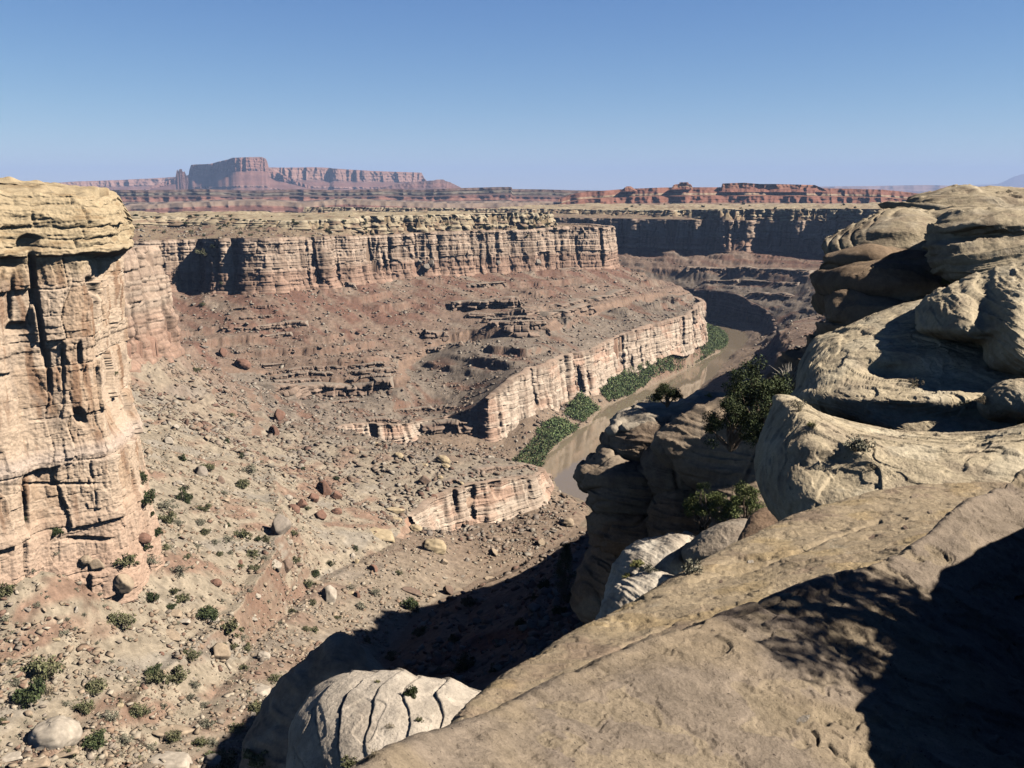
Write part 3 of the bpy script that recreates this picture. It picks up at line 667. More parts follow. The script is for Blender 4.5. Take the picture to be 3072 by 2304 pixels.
def build_ledges():
    AV, AQ, AC, off = [], [], [], 0
    for li, (px, hp) in enumerate(LEDGES):
        L = smooth_line(np.array(px, float), max(int(2.4 * (px[-1][0] - px[0][0])), 24))
        D = march(L[:, 0], L[:, 1])
        k = 16
        Dm = np.array([np.median(D[max(0, i - k):i + k + 1]) for i in range(len(D))]); Dm = _sm(Dm, 25)
        if Dm.max() > 1.3 * Dm.min(): continue          # runs over an edge: no ledge there
        p = pY(L[:, 0], L[:, 1], Dm)
        N = len(p)
        S = np.concatenate([[0], np.cumsum(np.hypot(np.diff(p[:, 0]), np.diff(p[:, 1])))])
        T = np.stack([np.gradient(_sm(p[:, 0], 15)), np.gradient(_sm(p[:, 1], 15))], -1); T /= np.linalg.norm(T, axis=1, keepdims=True)
        n = np.stack([T[:, 1], -T[:, 0]], -1); n *= np.sign(-(n * p[:, :2]).sum(1))[:, None]
        H = 1.25 * hp / F * Dm * np.clip(1.0 + .5 * n2(S / 30, S * 0 + li, 131), .45, 1.35)
        H = H * np.clip(np.minimum(np.arange(N), np.arange(N)[::-1]) / 10., 0, 1) * (sstep(-.75, -.45, n2(S / 22, S * 0 + li * 3.3, 132)) if hp < 4 else 1.0)
        R_ = 20
        fr = np.linspace(0, 1, R_)[:, None]
        SS = S[None, :] * np.ones((R_, 1)); z = p[None, :, 2] + H * (fr * 1.35 - .35)
        hm = max(H.mean(), .8)
        o1, e1, h1, b1 = blocks(SS, z, (.35 * hm, .8 * hm), (.5 * hm, 2.6 * hm), 140 + li)
        o2, e2, h2, b2 = blocks(SS, z, (.2 * hm, .4 * hm), (3 * hm, 12 * hm), 240 + li)
        d = .38 * hm * o1 - .22 * hm * np.exp(-(e1 / (.12 * hm)) ** 2) + .35 * hm * (b2 - .5) - (.8 if hp < 4 else .6) * hm * sstep(.14, .24, n2(SS / (1.6 * hm), z / (3 * hm), 340 + li)) - .30 * hm * fr + .45 * hm
        P = np.stack([p[None, :, 0] + n[None, :, 0] * d, p[None, :, 1] + n[None, :, 1] * d, z], -1)
        t1 = P[-1:].copy(); t1[..., :2] -= n[None] * (H * 1.3)[None, :, None]; t1[..., 2] += (.12 * H)[None]
        t2 = P[-1:].copy(); t2[..., :2] -= n[None] * (H * 3.4)[None, :, None]; t2[..., 2] -= (.10 * H)[None]
        P = np.concatenate([P, t1, t2], 0)
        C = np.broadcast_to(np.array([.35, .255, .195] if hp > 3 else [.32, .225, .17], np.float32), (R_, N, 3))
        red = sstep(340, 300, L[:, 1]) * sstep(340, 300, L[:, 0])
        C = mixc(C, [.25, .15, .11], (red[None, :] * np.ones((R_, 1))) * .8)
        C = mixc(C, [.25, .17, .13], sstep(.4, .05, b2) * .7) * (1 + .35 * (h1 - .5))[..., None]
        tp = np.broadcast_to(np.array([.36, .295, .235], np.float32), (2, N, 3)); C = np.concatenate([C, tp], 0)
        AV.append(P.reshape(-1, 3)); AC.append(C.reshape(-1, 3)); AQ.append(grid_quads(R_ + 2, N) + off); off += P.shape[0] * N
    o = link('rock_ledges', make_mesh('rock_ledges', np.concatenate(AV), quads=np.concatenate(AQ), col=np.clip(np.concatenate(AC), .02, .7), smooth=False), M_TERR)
    tag(o, None, None, kind='structure')
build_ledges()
# ---------------------------------------------------------------- the near cliff (overhanging cap, jointed blocks, ledges)
def near_cliff():
    base = [pY(u, v, D) for u, v, D in ((-130, 600, 186), (-60, 592, 203), (-20, 582, 211), (2, 574, 215), (17, 566, 217.5), (27, 552, 221), (35, 540, 224), (50, 540, 226.5), (71, 546, 229), (97, 554, 232), (116, 562, 235), (129, 556, 239), (136, 544, 244))]
    base = [b[:2] for b in base] + [np.array(q, float) for q in ((-100, 264), (-112, 289), (-137, 340), (-164, 400), (-196, 478), (-204, 520))]
    Lf = smooth_line(np.array(base), 6000)
    seg = np.linalg.norm(np.diff(Lf, axis=0), axis=1); s = np.concatenate([[0], np.cumsum(seg)])
    wgt = np.where(Lf[:, 1] < 275, 1.0, 0.33); wgt[Lf[:, 0] < -128] = np.where(Lf[Lf[:, 0] < -128, 1] < 260, .5, .33)
    cw = np.concatenate([[0], np.cumsum(seg * wgt[1:])])
    N = 1000
    si = np.interp(np.linspace(0, cw[-1], N), cw, s)
    C = np.stack([np.interp(si, s, Lf[:, k]) for k in (0, 1)], -1)
    C2 = np.stack([np.interp(si, s, _sm(Lf[:, k], 220)) for k in (0, 1)], -1)
    T = np.gradient(C2, axis=0); T /= np.linalg.norm(T, axis=1, keepdims=True)
    Nn = np.stack([T[:, 1], -T[:, 0]], -1)                       # outward, towards the gully
    prof = np.array([(3.5, -34), (2.5, -24), (1.0, -13), (-0.3, -7), (-1.0, -3.2), (-2.6, -1.6), (-5, -.7), (-9, -.2), (-12.2, .4), (-14.0, .8), (-15.0, .6), (-15.5, -.7), (-17.6, -1.3), (-19.5, -1.4), (-28, -1.6), (-37, -1.8),
                     (-37.6, -2.3), (-48, -1.8), (-60, -1.4), (-60.6, -1.0), (-63, -.6), (-66, -1.2), (-77, -.4), (-78, .3), (-84, .7), (-90, 1.4), (-96, 1.9), (-101, 2.4)], float)
    dl = np.sqrt(np.diff(prof[:, 0]) ** 2 + np.diff(prof[:, 1]) ** 2); dl[:3] *= .35
    cl = np.concatenate([[0], np.cumsum(dl)])
    M = 800
    q = np.linspace(0, cl[-1], M)
    z = np.interp(q, cl, prof[:, 0])[:, None] * np.ones((1, N)); off = np.interp(q, cl, prof[:, 1])[:, None] * np.ones((1, N))
    S = si[None, :] * np.ones((M, 1))
    zw = z + 1.1 * fbm2(S / 24, z / 60, 3, 101) + .25 * n2(S / 5, z / 5, 102)
    capm = sstep(-15.6, -14.6, z)                                # 1 in the cap rock
    # broad bays and buttresses, then blocks of two sizes, then roughness
    d = 2.2 * fbm2(S / 19, z / 90, 3, 103) * (1 - .4 * capm)
    o1, e1, h1, b1 = blocks(S + 2.2 * n2(S / 9, z / 9, 122), zw, (6, 19), (3.5, 14), 11)
    o2, e2, h2, b2 = blocks(S + 1.2 * n2(z / 9, S / 30, 105), zw, (1.2, 5.5), (1.1, 5.5), 12)
    m2 = sstep(-.5, .05, n2(S / 15, z / 15, 106))
    k1 = sstep(-.15, .25, n2(S / 6, z / 6, 119)); k2 = sstep(-.1, .3, n2(S / 3, z / 3, 120))
    d = d + (1 - capm) * (1.05 * o1 - .6 * k1 * np.exp(-(e1 / .25) ** 2) + m2 * (.34 * o2 - .3 * k2 * np.exp(-(e2 / .14) ** 2)) + .5 * fbm2(S / 4, z / 7, 4, 121))
    o3, e3, h3, b3 = blocks(S, zw, (.5, 1.9), (5, 22), 13)
    d = d + .12 * ((b3 - .5) * .9 + .25 * o3 * (1 - capm) - .35 * np.exp(-(e3 / .16) ** 2) * (.35 + capm))
    o4, e4, h4, b4 = blocks(S + 3 * n2(S / 20, z / 20, 123), zw + .8 * n2(S / 12, z / 12, 124), (1.6, 5), (7, 26), 14)
    d = d + capm * (1.2 * fbm2(S / 16, z / 5, 3, 107) + .12 * n2(S / 5, z / .5, 108) + 1.0 * o4 + .7 * (b4 - .5) - .4 * np.exp(-(e4 / .5) ** 2) + .35 * fbm2(S / 3, z / 1.5, 4, 125))
    dep = np.ones_like(z)
    sc_ = si[np.argmin(np.hypot(C[:, 0] + 98, C[:, 1] - 252))]
    off = off - 4.5 * np.exp(-((S - sc_) / 15) ** 4) * sstep(-15.2, -18, z) * sstep(-66, -50, z)
    P0 = np.stack([C[None, :, 0] + Nn[None, :, 0] * off, C[None, :, 1] + Nn[None, :, 1] * off, z], -1)
    cr = lambda p: (CX + F * p[..., 0] / (p[..., 1] * CP - p[..., 2] * SP), CY - F * (p[..., 1] * SP + p[..., 2] * CP) / (p[..., 1] * CP - p[..., 2] * SP))
    U, Vv = cr(P0)
    fr = (C[:, 1] < 275)[None, :].astype(float)
    def hole(u, v, ru, rv, dp, sl=0.0):
        return -dp * np.exp(-(np.abs((U - u - sl * (Vv - v)) / ru) ** 4 + np.abs((Vv - v) / rv) ** 4)) * fr
    d = d + hole(33, 278, 3.2, 24, 3.4, .10) + hole(40, 325, 2.4, 34, 3.0, .16) + hole(49, 372, 2.4, 22, 2.0, .05) + hole(93, 287, 4, 9, 3.2, .3) + hole(80, 416, 5.5, 8, 2.4, .5) + hole(97, 256.5, 19, 3.2, 2.2) + hole(6, 262, 12, 5, 2.6)
    d = d + hole(28, 243, 9, 7, 3.2, -.4) + hole(18, 328, 9, 5, 2.2, -.5) + hole(24, 505, 3.2, 24, 3.0, .1) + hole(63, 365, 1.7, 16, 1.6) + hole(80, 355, 2.2, 14, 1.6, .03) + hole(132, 262, 4, 7, 2.5, .3) + hole(12, 300, 2, 22, 1.8, .05)
    d = d + hole(90, 541, 22, 2.4, 1.6, -1.0) + hole(55, 484, 40, 1.5, .9, -4)
    d = d + .16 * n2(S / .9, z / .9, 109) + .10 * n2(S / .4, z / .4, 110)
    top = sstep(-1.5, 2.5, z)
    d = d * (1 - .8 * top)
    P = P0.copy()
    P[..., 0] += Nn[None, :, 0] * d; P[..., 1] += Nn[None, :, 1] * d
    tb = fbm2(P[..., 0] / 16, P[..., 1] / 16, 3, 111)
    P[..., 2] += capm * (2.3 * tb * sstep(-9, 0, z) + .35 * n2(P[..., 0] / 3, P[..., 1] / 3, 112)) - 1.2 * top
    # the stepped skyline of the cap
    U2, V2 = cr(P)
    vs = np.interp(U2, [-80, 0, 30, 45, 52, 57, 83, 96, 99, 104, 114, 118, 123, 128, 133, 150], [178, 181.5, 182.5, 184, 191, 194, 191.5, 195.5, 198, 195.8, 194.5, 196, 202, 209, 217, 226])
    zs = ray(U2, vs)[1] * P[..., 1]
    k_ = sstep(-10, -1.5, z0 := z)
    P[..., 2] = lerp(P[..., 2], np.minimum(P[..., 2], zs - (1 - k_) * 6), fr * k_)
    dz_ = _sm(np.take_along_axis(zs, np.argmax(P[..., 2], 0)[None], 0)[0] - np.max(P[..., 2], 0), 61)
    P[..., 2] += np.clip(dz_, -4, 4)[None, :] * sstep(-8, 1, z) * fr * .9
    # colour
    Cc = np.broadcast_to(np.array([.60, .475, .365], np.float32), P.shape).copy()
    Cc = mixc(Cc, [.52, .38, .27], sstep(.45, .9, h1) * .8)
    Cc = mixc(Cc, [.70, .57, .45], sstep(.6, 1, h2) * .5)
    Cc = mixc(Cc, [.27, .155, .095], sstep(.08, .42, fbm2(S / 3.2, z / 20, 3, 114) + .3 * (h1 - .5)) * .75)
    Cc = mixc(Cc, [.36, .29, .235], sstep(.2, .45, fbm2(S / 6, z / 9, 3, 115)) * .6)
    Cc = mixc(Cc, [.62, .52, .45], np.exp(-((zw + 62.5) / 2.2) ** 2) * .8)
    Cc = mixc(Cc, [.60, .455, .36], sstep(-70, -84, z) * .75)
    Cc = mixc(Cc, [.56, .39, .30], sstep(-84, -91, z) * .6)
    cap = mixc(np.broadcast_to(np.array([.53, .43, .285], np.float32), P.shape), [.38, .28, .17], sstep(.0, .5, fbm2(S / 9, z / 1.4, 3, 116)))
    cap = mixc(cap, [.62, .50, .33], sstep(.05, .4, fbm2(S / 7, z / 2.2, 3, 117)) * .8)
    Cc = lerp(Cc, cap, sstep(-23, -11, z + 4.5 * fbm2(S / 11, z / 11, 3, 126))[..., None])
    Cc = Cc * (1 + .14 * n2(S / .8, z / .5, 118))[..., None] * np.array([1.0, .96, .92], np.float32)
    m = rock_mat('cliff_rock', (0.5, 2.6), amt=0.16, bump=((1.6, .14), (6, .05)))
    o = link('cliff', make_mesh('cliff', P, quads=grid_quads(M, N)[:, ::-1], col=np.clip(Cc, .02, .8), smooth=False), m)
    tag(o, 'tall tan sandstone cliff with cracked blocks under an overhanging yellow cap rock', 'cliff', kind='structure')
near_cliff()
# ---------------------------------------------------------------- far country: basin floor, badlands, mesas, mountain
def far_wall(name, pts, D0, zbase, prof, dep, seed, cols, noise=(60, 14, 4), back=600.0, N=700, M=150, label=None, cat='mesa', mat=None, bulge=0.0, strata=30.0, res=1.0):
    """pts: picture skyline (u, v[, D]); the wall stands at that distance, rises from zbase, and runs back as a table.
    prof: (height fraction, outward metres, colour row)"""
    q = np.array([(p[0], p[1], p[2] if len(p) > 2 else D0) for p in pts], float)
    uu = np.linspace(q[0, 0], q[-1, 0], N)
    vv = np.interp(uu, q[:, 0], q[:, 1]); DD = np.interp(uu, q[:, 0], q[:, 2])
    a, b = ray(uu, vv)
    X0 = a * DD; Y0 = DD; zt = b * DD
    pr = np.array([p[:2] for p in prof], float)
    fr = np.linspace(0, 1, M)
    cl = np.concatenate([[0], np.cumsum(np.sqrt((np.diff(pr[:, 0]) * 2.2) ** 2 + (np.diff(pr[:, 1]) / max(abs(pr[:, 1]).max(), 1)) ** 2) + 1e-6)]); cl /= cl[-1]
    h = np.interp(fr, cl, pr[:, 0])[:, None]; of = np.interp(fr, cl, pr[:, 1])[:, None]
    S = np.concatenate([[0], np.cumsum(np.hypot(np.diff(X0), np.diff(Y0)))])[None, :]
    z = zbase + (zt[None, :] - zbase) * h
    cf = np.gradient(h[:, 0]) / (np.gradient(h[:, 0]) + np.abs(np.gradient(of[:, 0])) / 420 + 1e-9); cf = (.12 + .88 * sstep(.25, .7, cf))[:, None]
    o = of * (1 + .35 * fbm2(S / noise[0] / 2, 0 * S + seed, 2, seed)) + dep * (1.1 * fbm2(S / noise[0], 0 * S + h * .6, 3, seed + 1))
    fl = 1 - np.abs(n2(S / noise[1], 0 * S + h * .35, seed + 2)) * 2
    o = o + cf * dep * .5 * fl + cf * dep * .2 * n2(S / noise[2], z / noise[2], seed + 3) + dep * .9 * n2(S / noise[0] / .45, 0 * S + .3 + h * .25, seed + 8) + dep * .1 * n2(z / (strata * .25) + S / 4000, 0 * S + h, seed + 4)
    ux = a / np.hypot(a, 1); uy = 1 / np.hypot(a, 1)
    P = np.stack([X0[None, :] - ux[None, :] * o, Y0[None, :] - uy[None, :] * o, z], -1)
    bk = P[-1:].copy(); bk[..., 0] += ux * back; bk[..., 1] += uy * back; bk[..., 2] -= 2
    bl = bk.copy(); bl[..., 2] = zbase
    P = np.concatenate([P, bk, bl], 0)
    # ends run back too
    hh = np.concatenate([h * np.ones_like(S), np.ones((2, N))], 0)
    tab = np.array([p[2] for p in prof], float)
    k = np.interp(hh, *(lambda x, i: (x[i], pr[i, 0] if False else np.arange(len(pr))[i]))(pr[:, 0] + np.arange(len(pr)) * 1e-6, np.argsort(pr[:, 0] + np.arange(len(pr)) * 1e-6)))
    i0 = np.clip(np.floor(k).astype(int), 0, len(pr) - 1)
    C = np.array(cols, np.float32)[tab[i0].astype(int)]
    SS = S * np.ones_like(hh)
    bed = n2(P[..., 2] / (strata * .3), SS / 5000, seed + 5)
    C = C * (1 + .13 * bed + .14 * fbm2(SS / noise[1], P[..., 2] / noise[1], 3, seed + 6))[..., None]
    o_ = link(name, make_mesh(name, P, quads=grid_quads(M + 2, N), col=np.clip(C, .02, .7), smooth=False), mat or M_FAR)
    if label: tag(o_, label, cat)
    else: tag(o_, None, None, kind='structure')
    return o_
M_FAR = rock_mat('far_rock', (0.02,), amt=0.2, bump=((0.02, 6.0),))
# basin floor out to the horizon
def basin():
    us = np.linspace(-900, 1900, 260); D = np.exp(np.linspace(math.log(2350), math.log(44000), 160))
    a = (us - CX) / F
    Xb = a[None, :] * D[:, None]; Yb = D[:, None] * np.ones_like(Xb)
    zb = -112 + 5 * fbm2(Xb / 900, Yb / 900, 3, 201) - sstep(12000, 44000, Yb) * 160
    Pb = np.stack([Xb, Yb, zb], -1)
    nb = fbm2(Xb / 400, Yb / 700, 4, 203)
    c = mixc(np.broadcast_to(np.array([.235, .165, .12], np.float32), Pb.shape), [.36, .27, .18], sstep(.1, .4, nb))
    c = mixc(c, [.15, .13, .09], sstep(.1, .4, -nb))
    o = link('ground', make_mesh('ground', Pb, quads=grid_quads(*Xb.shape), col=c), M_FAR)
    tag(o, 'brown basin floor stretching to the horizon beyond the canyon', 'plain', kind='structure')
basin()
RED = [(.30, .155, .115), (.25, .12, .09), (.36, .26, .19), (.17, .11, .085), (.34, .20, .15), (.20, .165, .125)]
# purple-red badlands band below the big mesa
far_wall('hills', [(40, 197), (60, 191), (108, 190), (150, 190.5), (200, 189), (250, 191), (300, 189.5), (345, 190.5), (380, 189), (420, 190), (462, 188), (500, 187), (511.5, 187), (512.5, 189.2), (545, 189.6), (575, 191), (600, 191.5), (640, 195), (700, 196)], 4700, -112,
         [(0, 330, 1), (.10, 300, 1), (.13, 270, 4), (.24, 266, 1), (.34, 215, 0), (.37, 205, 2), (.46, 200, 2), (.50, 150, 0), (.62, 118, 1), (.70, 112, 3), (.78, 60, 5), (.86, 52, 5), (.90, 20, 3), (1.0, 0, 3)], 70, 301, RED, noise=(330, 90, 26), back=2500, N=1000, M=260, strata=70)
far_wall('hills', [(120, 207), (180, 203), (215, 201.5), (262, 200.5), (300, 203), (345, 199.5), (400, 202), (455, 204), (520, 203), (590, 204), (660, 203)], 3600, -112,
         [(0, 200, 1), (.2, 170, 0), (.3, 120, 4), (.55, 112, 1), (.7, 60, 0), (.78, 50, 2), (1.0, 0, 1)], 60, 311, RED, noise=(260, 70, 20), back=700, N=900, M=130, strata=40)
MES = [(.30, .16, .125), (.26, .135, .105), (.23, .13, .105), (.36, .21, .165)]
MP = [(0, 420, 1), (.20, 330, 2), (.24, 300, 3), (.30, 296, 1), (.46, 110, 2), (.52, 60, 0), (.54, 44, 3), (.95, 12, 0), (1.0, 0, 3)]
far_wall('mesa', [(20, 185, 9900), (47, 183.5, 10050), (75, 181.5, 10250), (120, 180, 10600), (150, 178.5, 10800), (174, 177, 10900), (186, 176.5, 10950), (205, 178, 11000)], 10500, -60, MP, 60, 321, MES, noise=(380, 100, 30), back=3000, N=500, label='long low purple mesa on the horizon left of the rock spire', strata=70)
far_wall('mesa', [(252, 171, 9300), (262, 168, 9330), (269, 167.5, 9360), (285, 167.6, 9430), (315, 167.3, 9600), (329, 167.8, 9660), (333, 168.4, 9560), (341, 169, 9600), (372, 171, 9850), (403, 172, 10000), (421.6, 172.7, 10150), (424.6, 178.5, 10150), (430, 184, 10150)], 9800, -60, MP, 60, 331, MES, noise=(360, 80, 26), back=2600, N=700, label='long flat-topped red mesa running right from the tall butte', strata=70)
far_wall('mesa', [(372, 190), (395, 184.5), (415, 181.7), (434, 180.4), (437, 179.6), (443, 179.4), (446, 181.2), (450, 182.2), (459, 186.6), (466, 190)], 8200, -50,
         [(0, 260, 1), (.35, 190, 2), (.5, 120, 1), (.72, 60, 0), (.76, 50, 2), (1, 0, 0)], 40, 341, MES, noise=(220, 60, 20), back=700, N=360, label='low dark stepped mesa in front of the right end of the long red mesa', strata=50)
far_wall('butte', [(150, 187, 9300), (170, 180, 9450), (183, 176.5, 9500), (188.6, 175, 9500), (189.4, 170, 9480), (191, 165, 9450), (196, 164.4, 9380), (210, 164, 9180), (219, 161.5, 9030), (228, 159.5, 8900), (232, 157.9, 8800), (240, 157.5, 8760), (250, 157.2, 8800), (261, 157, 8880), (265.5, 158.6, 8950), (267, 161, 8980), (269, 168.5, 9000), (278, 173, 9000), (295, 180, 8950), (312, 187, 8900)], 8800, -40,
         [(0, 700, 1), (.12, 560, 2), (.16, 520, 3), (.2, 512, 1), (.50, 130, 1), (.60, 40, 0), (.62, 26, 0), (.95, 6, 0), (1.0, 0, 3)], 46, 351, MES, noise=(240, 52, 18), back=420, N=620, M=200, label='tall flat-topped red butte rising highest on the horizon', cat='butte', strata=60)
far_wall('rock_spire', [(175.4, 178), (176.6, 171), (177.4, 169.4), (178.2, 171.5), (179.4, 169.2), (181.6, 169), (182.8, 172), (184.5, 171.4), (186, 175), (188, 178)], 8790, -20,
         [(0, 30, 1), (.5, 10, 0), (1.0, 0, 0)], 8, 361, MES, noise=(60, 22, 9), back=50, N=90, M=70, label='small rock spire standing just left of the tall butte', cat='rock spire', strata=40)
# the nearer red low mesa on the right
RD2 = [(.36, .175, .115), (.28, .125, .085), (.42, .30, .20), (.20, .10, .075), (.31, .19, .135)]
far_wall('hills', [(560, 199), (579, 193), (600, 191), (624, 189), (660, 187.6), (692, 187.3), (721, 187.3), (740, 187), (790, 187), (821, 188.2), (850, 188.8), (883, 189.6), (900, 191.5), (918, 194), (960, 199)], 3100, -74,
         [(0, 190, 1), (.12, 150, 2), (.28, 143, 2), (.34, 104, 4), (.42, 78, 1), (.66, 66, 0), (.7, 30, 2), (.78, 24, 1), (1.0, 0, 0)], 34, 371, RD2, noise=(170, 42, 13), back=900, N=900, M=220, strata=34)
far_wall('mesa', [(719, 190), (721.3, 187.2), (722.4, 183.5), (732, 183.1), (744, 182.7), (760, 184), (775, 184), (800, 184.6), (815, 185), (821, 187.6), (826, 190)], 3080, -12,
         [(0, 26, 1), (.35, 10, 3), (.4, 2, 0), (1.0, 0, 0)], 12, 381, RD2, noise=(80, 26, 9), back=240, N=420, M=90, label='long low red rock ledge on top of the red hills at the right', cat='mesa', strata=20)
far_wall('rock_butte', [(671, 188.5), (674, 184.6), (679, 184), (679.7, 182.3), (688, 182.2), (689, 183.9), (691, 184.4), (693, 188)], 3060, -4, [(0, 12, 1), (.4, 5, 2), (.5, 1, 0), (1, 0, 0)], 5, 391, RD2, noise=(40, 16, 6), back=60, N=120, M=60, label='flat-topped red rock knob on the skyline left of the long red ledge', cat='rock butte', strata=12)
far_wall('rock_butte', [(621, 190.5), (625, 187.4), (627, 186.2), (631, 186.4), (634, 188.5), (637, 190.5)], 3060, -10, [(0, 10, 1), (.5, 4, 0), (1, 0, 0)], 5, 401, RD2, noise=(40, 16, 6), back=60, N=90, M=50, label='small rounded red knob furthest left on the red skyline', cat='rock butte', strata=12)
BLU = [(.24, .15, .13), (.20, .135, .12), (.33, .20, .16)]
far_wall('hills', [(660, 187.5), (818, 186.6), (870, 186), (926, 185), (953, 185.8), (985, 186.4), (1060, 187.5), (1200, 188)], 19000, -260, [(0, 1200, 1), (.35, 900, 0), (.5, 420, 1), (.6, 200, 2), (1, 0, 0)], 260, 411, BLU, noise=(1500, 400, 120), back=9000, N=500, M=80, strata=200)
far_wall('mountain', [(860, 190), (940, 187.4), (975, 185), (997, 184), (1003, 182), (1014, 176.5), (1024, 173.8), (1045, 168), (1062, 165.5), (1080, 168), (1110, 176), (1160, 186), (1190, 190)], 36000, -300,
         [(0, 4000, 1), (.5, 1800, 1), (1, 0, 1)], 400, 421, BLU, noise=(3800, 1200, 450), back=3000, N=400, M=90, label='pale blue mountain rising at the right edge of the horizon', cat='mountain', strata=900)
# ---------------------------------------------------------------- foreground slickrock and rim rocks
def inpoly_loft(guides, M, N, rows=None):
    """guides: polylines of (u, v, D), each with the same number of points; smooth sheet through them"""
    G = [pY(np.array([p[0] for p in g], float), np.array([p[1] for p in g], float), np.array([p[2] for p in g], float)) for g in guides]
    G = np.stack([smooth_line(g, N) for g in G])
    out = np.stack([smooth_line(G[:, j], M) for j in range(N)], 1)
    return out
def grooves(P, n, long, short, seed, amp, o=3):
    """cross-bedding: noise long within the bed, short across it"""
    n = np.array(n, float); n /= np.linalg.norm(n)
    t = np.cross(n, [0.3, 0.2, 1.0] if abs(n[2]) < .8 else [1, 0, 0]); t /= np.linalg.norm(t); b = np.cross(n, t)
    Q = np.stack([P @ t / long, P @ b / long, P @ n / short], -1)
    s = 0; a = 1.0
    for k in range(o):
        q = n3(Q * np.array([1, 1, 1.9 ** k]), 1.0, seed + k)
        s = s + a * (1 - 2.2 * np.abs(q)); a *= .55
    return amp * s
def slick_colour(P, nrm, seed, sc=1.0, base=(.42, .335, .225), dark=(.27, .205, .15), pale=(.52, .44, .33), gold=(.44, .32, .165)):
    a = fbm3(P, .55 * sc, 4, seed); b = fbm3(P, 2.4 * sc, 4, seed + 3); c = fbm3(P, 9.0 * sc, 3, seed + 6)
    C = np.broadcast_to(np.array(base, np.float32), P.shape).copy()
    C = mixc(C, dark, sstep(-.08, .28, a * .7 + b * .55) * .85)
    C = mixc(C, pale, sstep(.16, .42, -a * .5 + b * .6 - .06) * .75)
    C = mixc(C, gold, sstep(.1, .4, n3(P, 1.1 * sc, seed + 9) + .3 * b) * .6)
    C = C * (1 + .22 * c)[..., None]
    return C
def proj(P):
    dd = P[..., 1] * CP - P[..., 2] * SP
    return CX + F * P[..., 0] / dd, CY - F * (P[..., 1] * SP + P[..., 2] * CP) / dd
def crack(P, line, w, dp):
    u, v = proj(P); m = np.full(u.shape, 1e9)
    for (a, b), (c, d) in zip(line[:-1], line[1:]):
        L2 = (c - a) ** 2 + (d - b) ** 2
        t = np.clip(((u - a) * (c - a) + (v - b) * (d - b)) / L2, 0, 1)
        m = np.minimum(m, np.hypot(u - a - t * (c - a), v - b - t * (d - b)))
    return -dp * np.exp(-(m / w) ** 2)
def laminae(P, n, period, amp, seed, mask=.0):
    """weathered bedding: a small ledge every `period` metres across the beds"""
    n = np.array(n, float); n /= np.linalg.norm(n)
    c = P @ n / period + .9 * n3(P, .5 / period ** .5 * .5, seed) + .18 * n3(P, 1.6, seed + 1)
    f = c - np.floor(c)
    return amp * ((f ** 2.5) - .3) * sstep(mask - .35, mask + .15, n3(P, .35, seed + 2))
def body(name, outline, Dc, tu=0.0, tv=0.0, front=1.0, back=None, p=2.6, nth=260, nr=110, seed=1, disp=None, col=None, mat=None, ctr=None, bumps=(), label=None, cat=None, sharp=2.2, parent=None, rough=1.0, kind=None, extra=None):
    """a rounded rock: outline in the picture at its own distance, given real thickness in front and behind.
    tu, tv: metres nearer per picture column to the right / row down."""
    O = smooth_line(np.array(outline, float), nth, closed=True)
    if ctr is None: ctr = O.mean(0)
    ctr = np.array(ctr, float)
    t = np.linspace(0, 1, nr)
    rr = np.sin(t * math.pi / 2)
    r_f = rr; r_b = rr[::-1][1:]
    def sheet(r, sgn, th):
        uu = ctr[0] + (O[None, :, 0] - ctr[0]) * r[:, None]; vv = ctr[1] + (O[None, :, 1] - ctr[1]) * r[:, None]
        D0 = Dc - tu * (uu - ctr[0]) - tv * (vv - ctr[1])
        g = np.sqrt(np.clip(1 - r ** sharp, 0, 1))[:, None]
        D = D0 + sgn * th * g
        if sgn < 0:
            for (bu, bv, ru, rv, d) in bumps:
                D = D - d * np.exp(-(((uu - bu) / ru) ** 2 + ((vv - bv) / rv) ** 2)) * np.minimum(1, 3 * g)
        return pY(uu, vv, D)
    if back is None: back = front
    P = np.concatenate([sheet(r_f, -1, front), sheet(r_b, 1, back)], 0)
    nrm = grid_normals(P, True)
    sc = Dc / 30.0
    if disp is not None:
        d = disp(P)
        P = P + nrm * d[..., None]
    rs = rough
    P = P + nrm * (rs * (.10 * sc ** .5 * fbm3(P, 1.1 / sc, 4, seed + 20) + .018 * n3(P, 9 / sc, seed + 25) + .010 * n3(P, 22 / sc, seed + 26)))[..., None]
    nrm = grid_normals(P, True)
    C = col(P, nrm) if col is not None else slick_colour(P, nrm, seed + 40, 1 / sc ** .7)
    o = link(name, make_mesh(name, P, quads=grid_quads(P.shape[0], nth, True)[:, ::-1], col=np.clip(C, .015, .85)), mat or M_SLICK, parent=parent)
    tag(o, label, cat, None, kind)
    return o
M_SLICK = rock_mat('slickrock', (1.3, 7.0, 40.0), amt=0.15, bump=((3.0, .06), (16.0, .02), (70.0, .007)), speck=(26.0, .68, (.075, .055, .042)))
M_NEAR = rock_mat('near_slickrock', (2.0, 12.0, 75.0), amt=0.19, bump=((6.0, .03), (34.0, .012), (150.0, .004)), speck=(38.0, .655, (.06, .046, .038)))
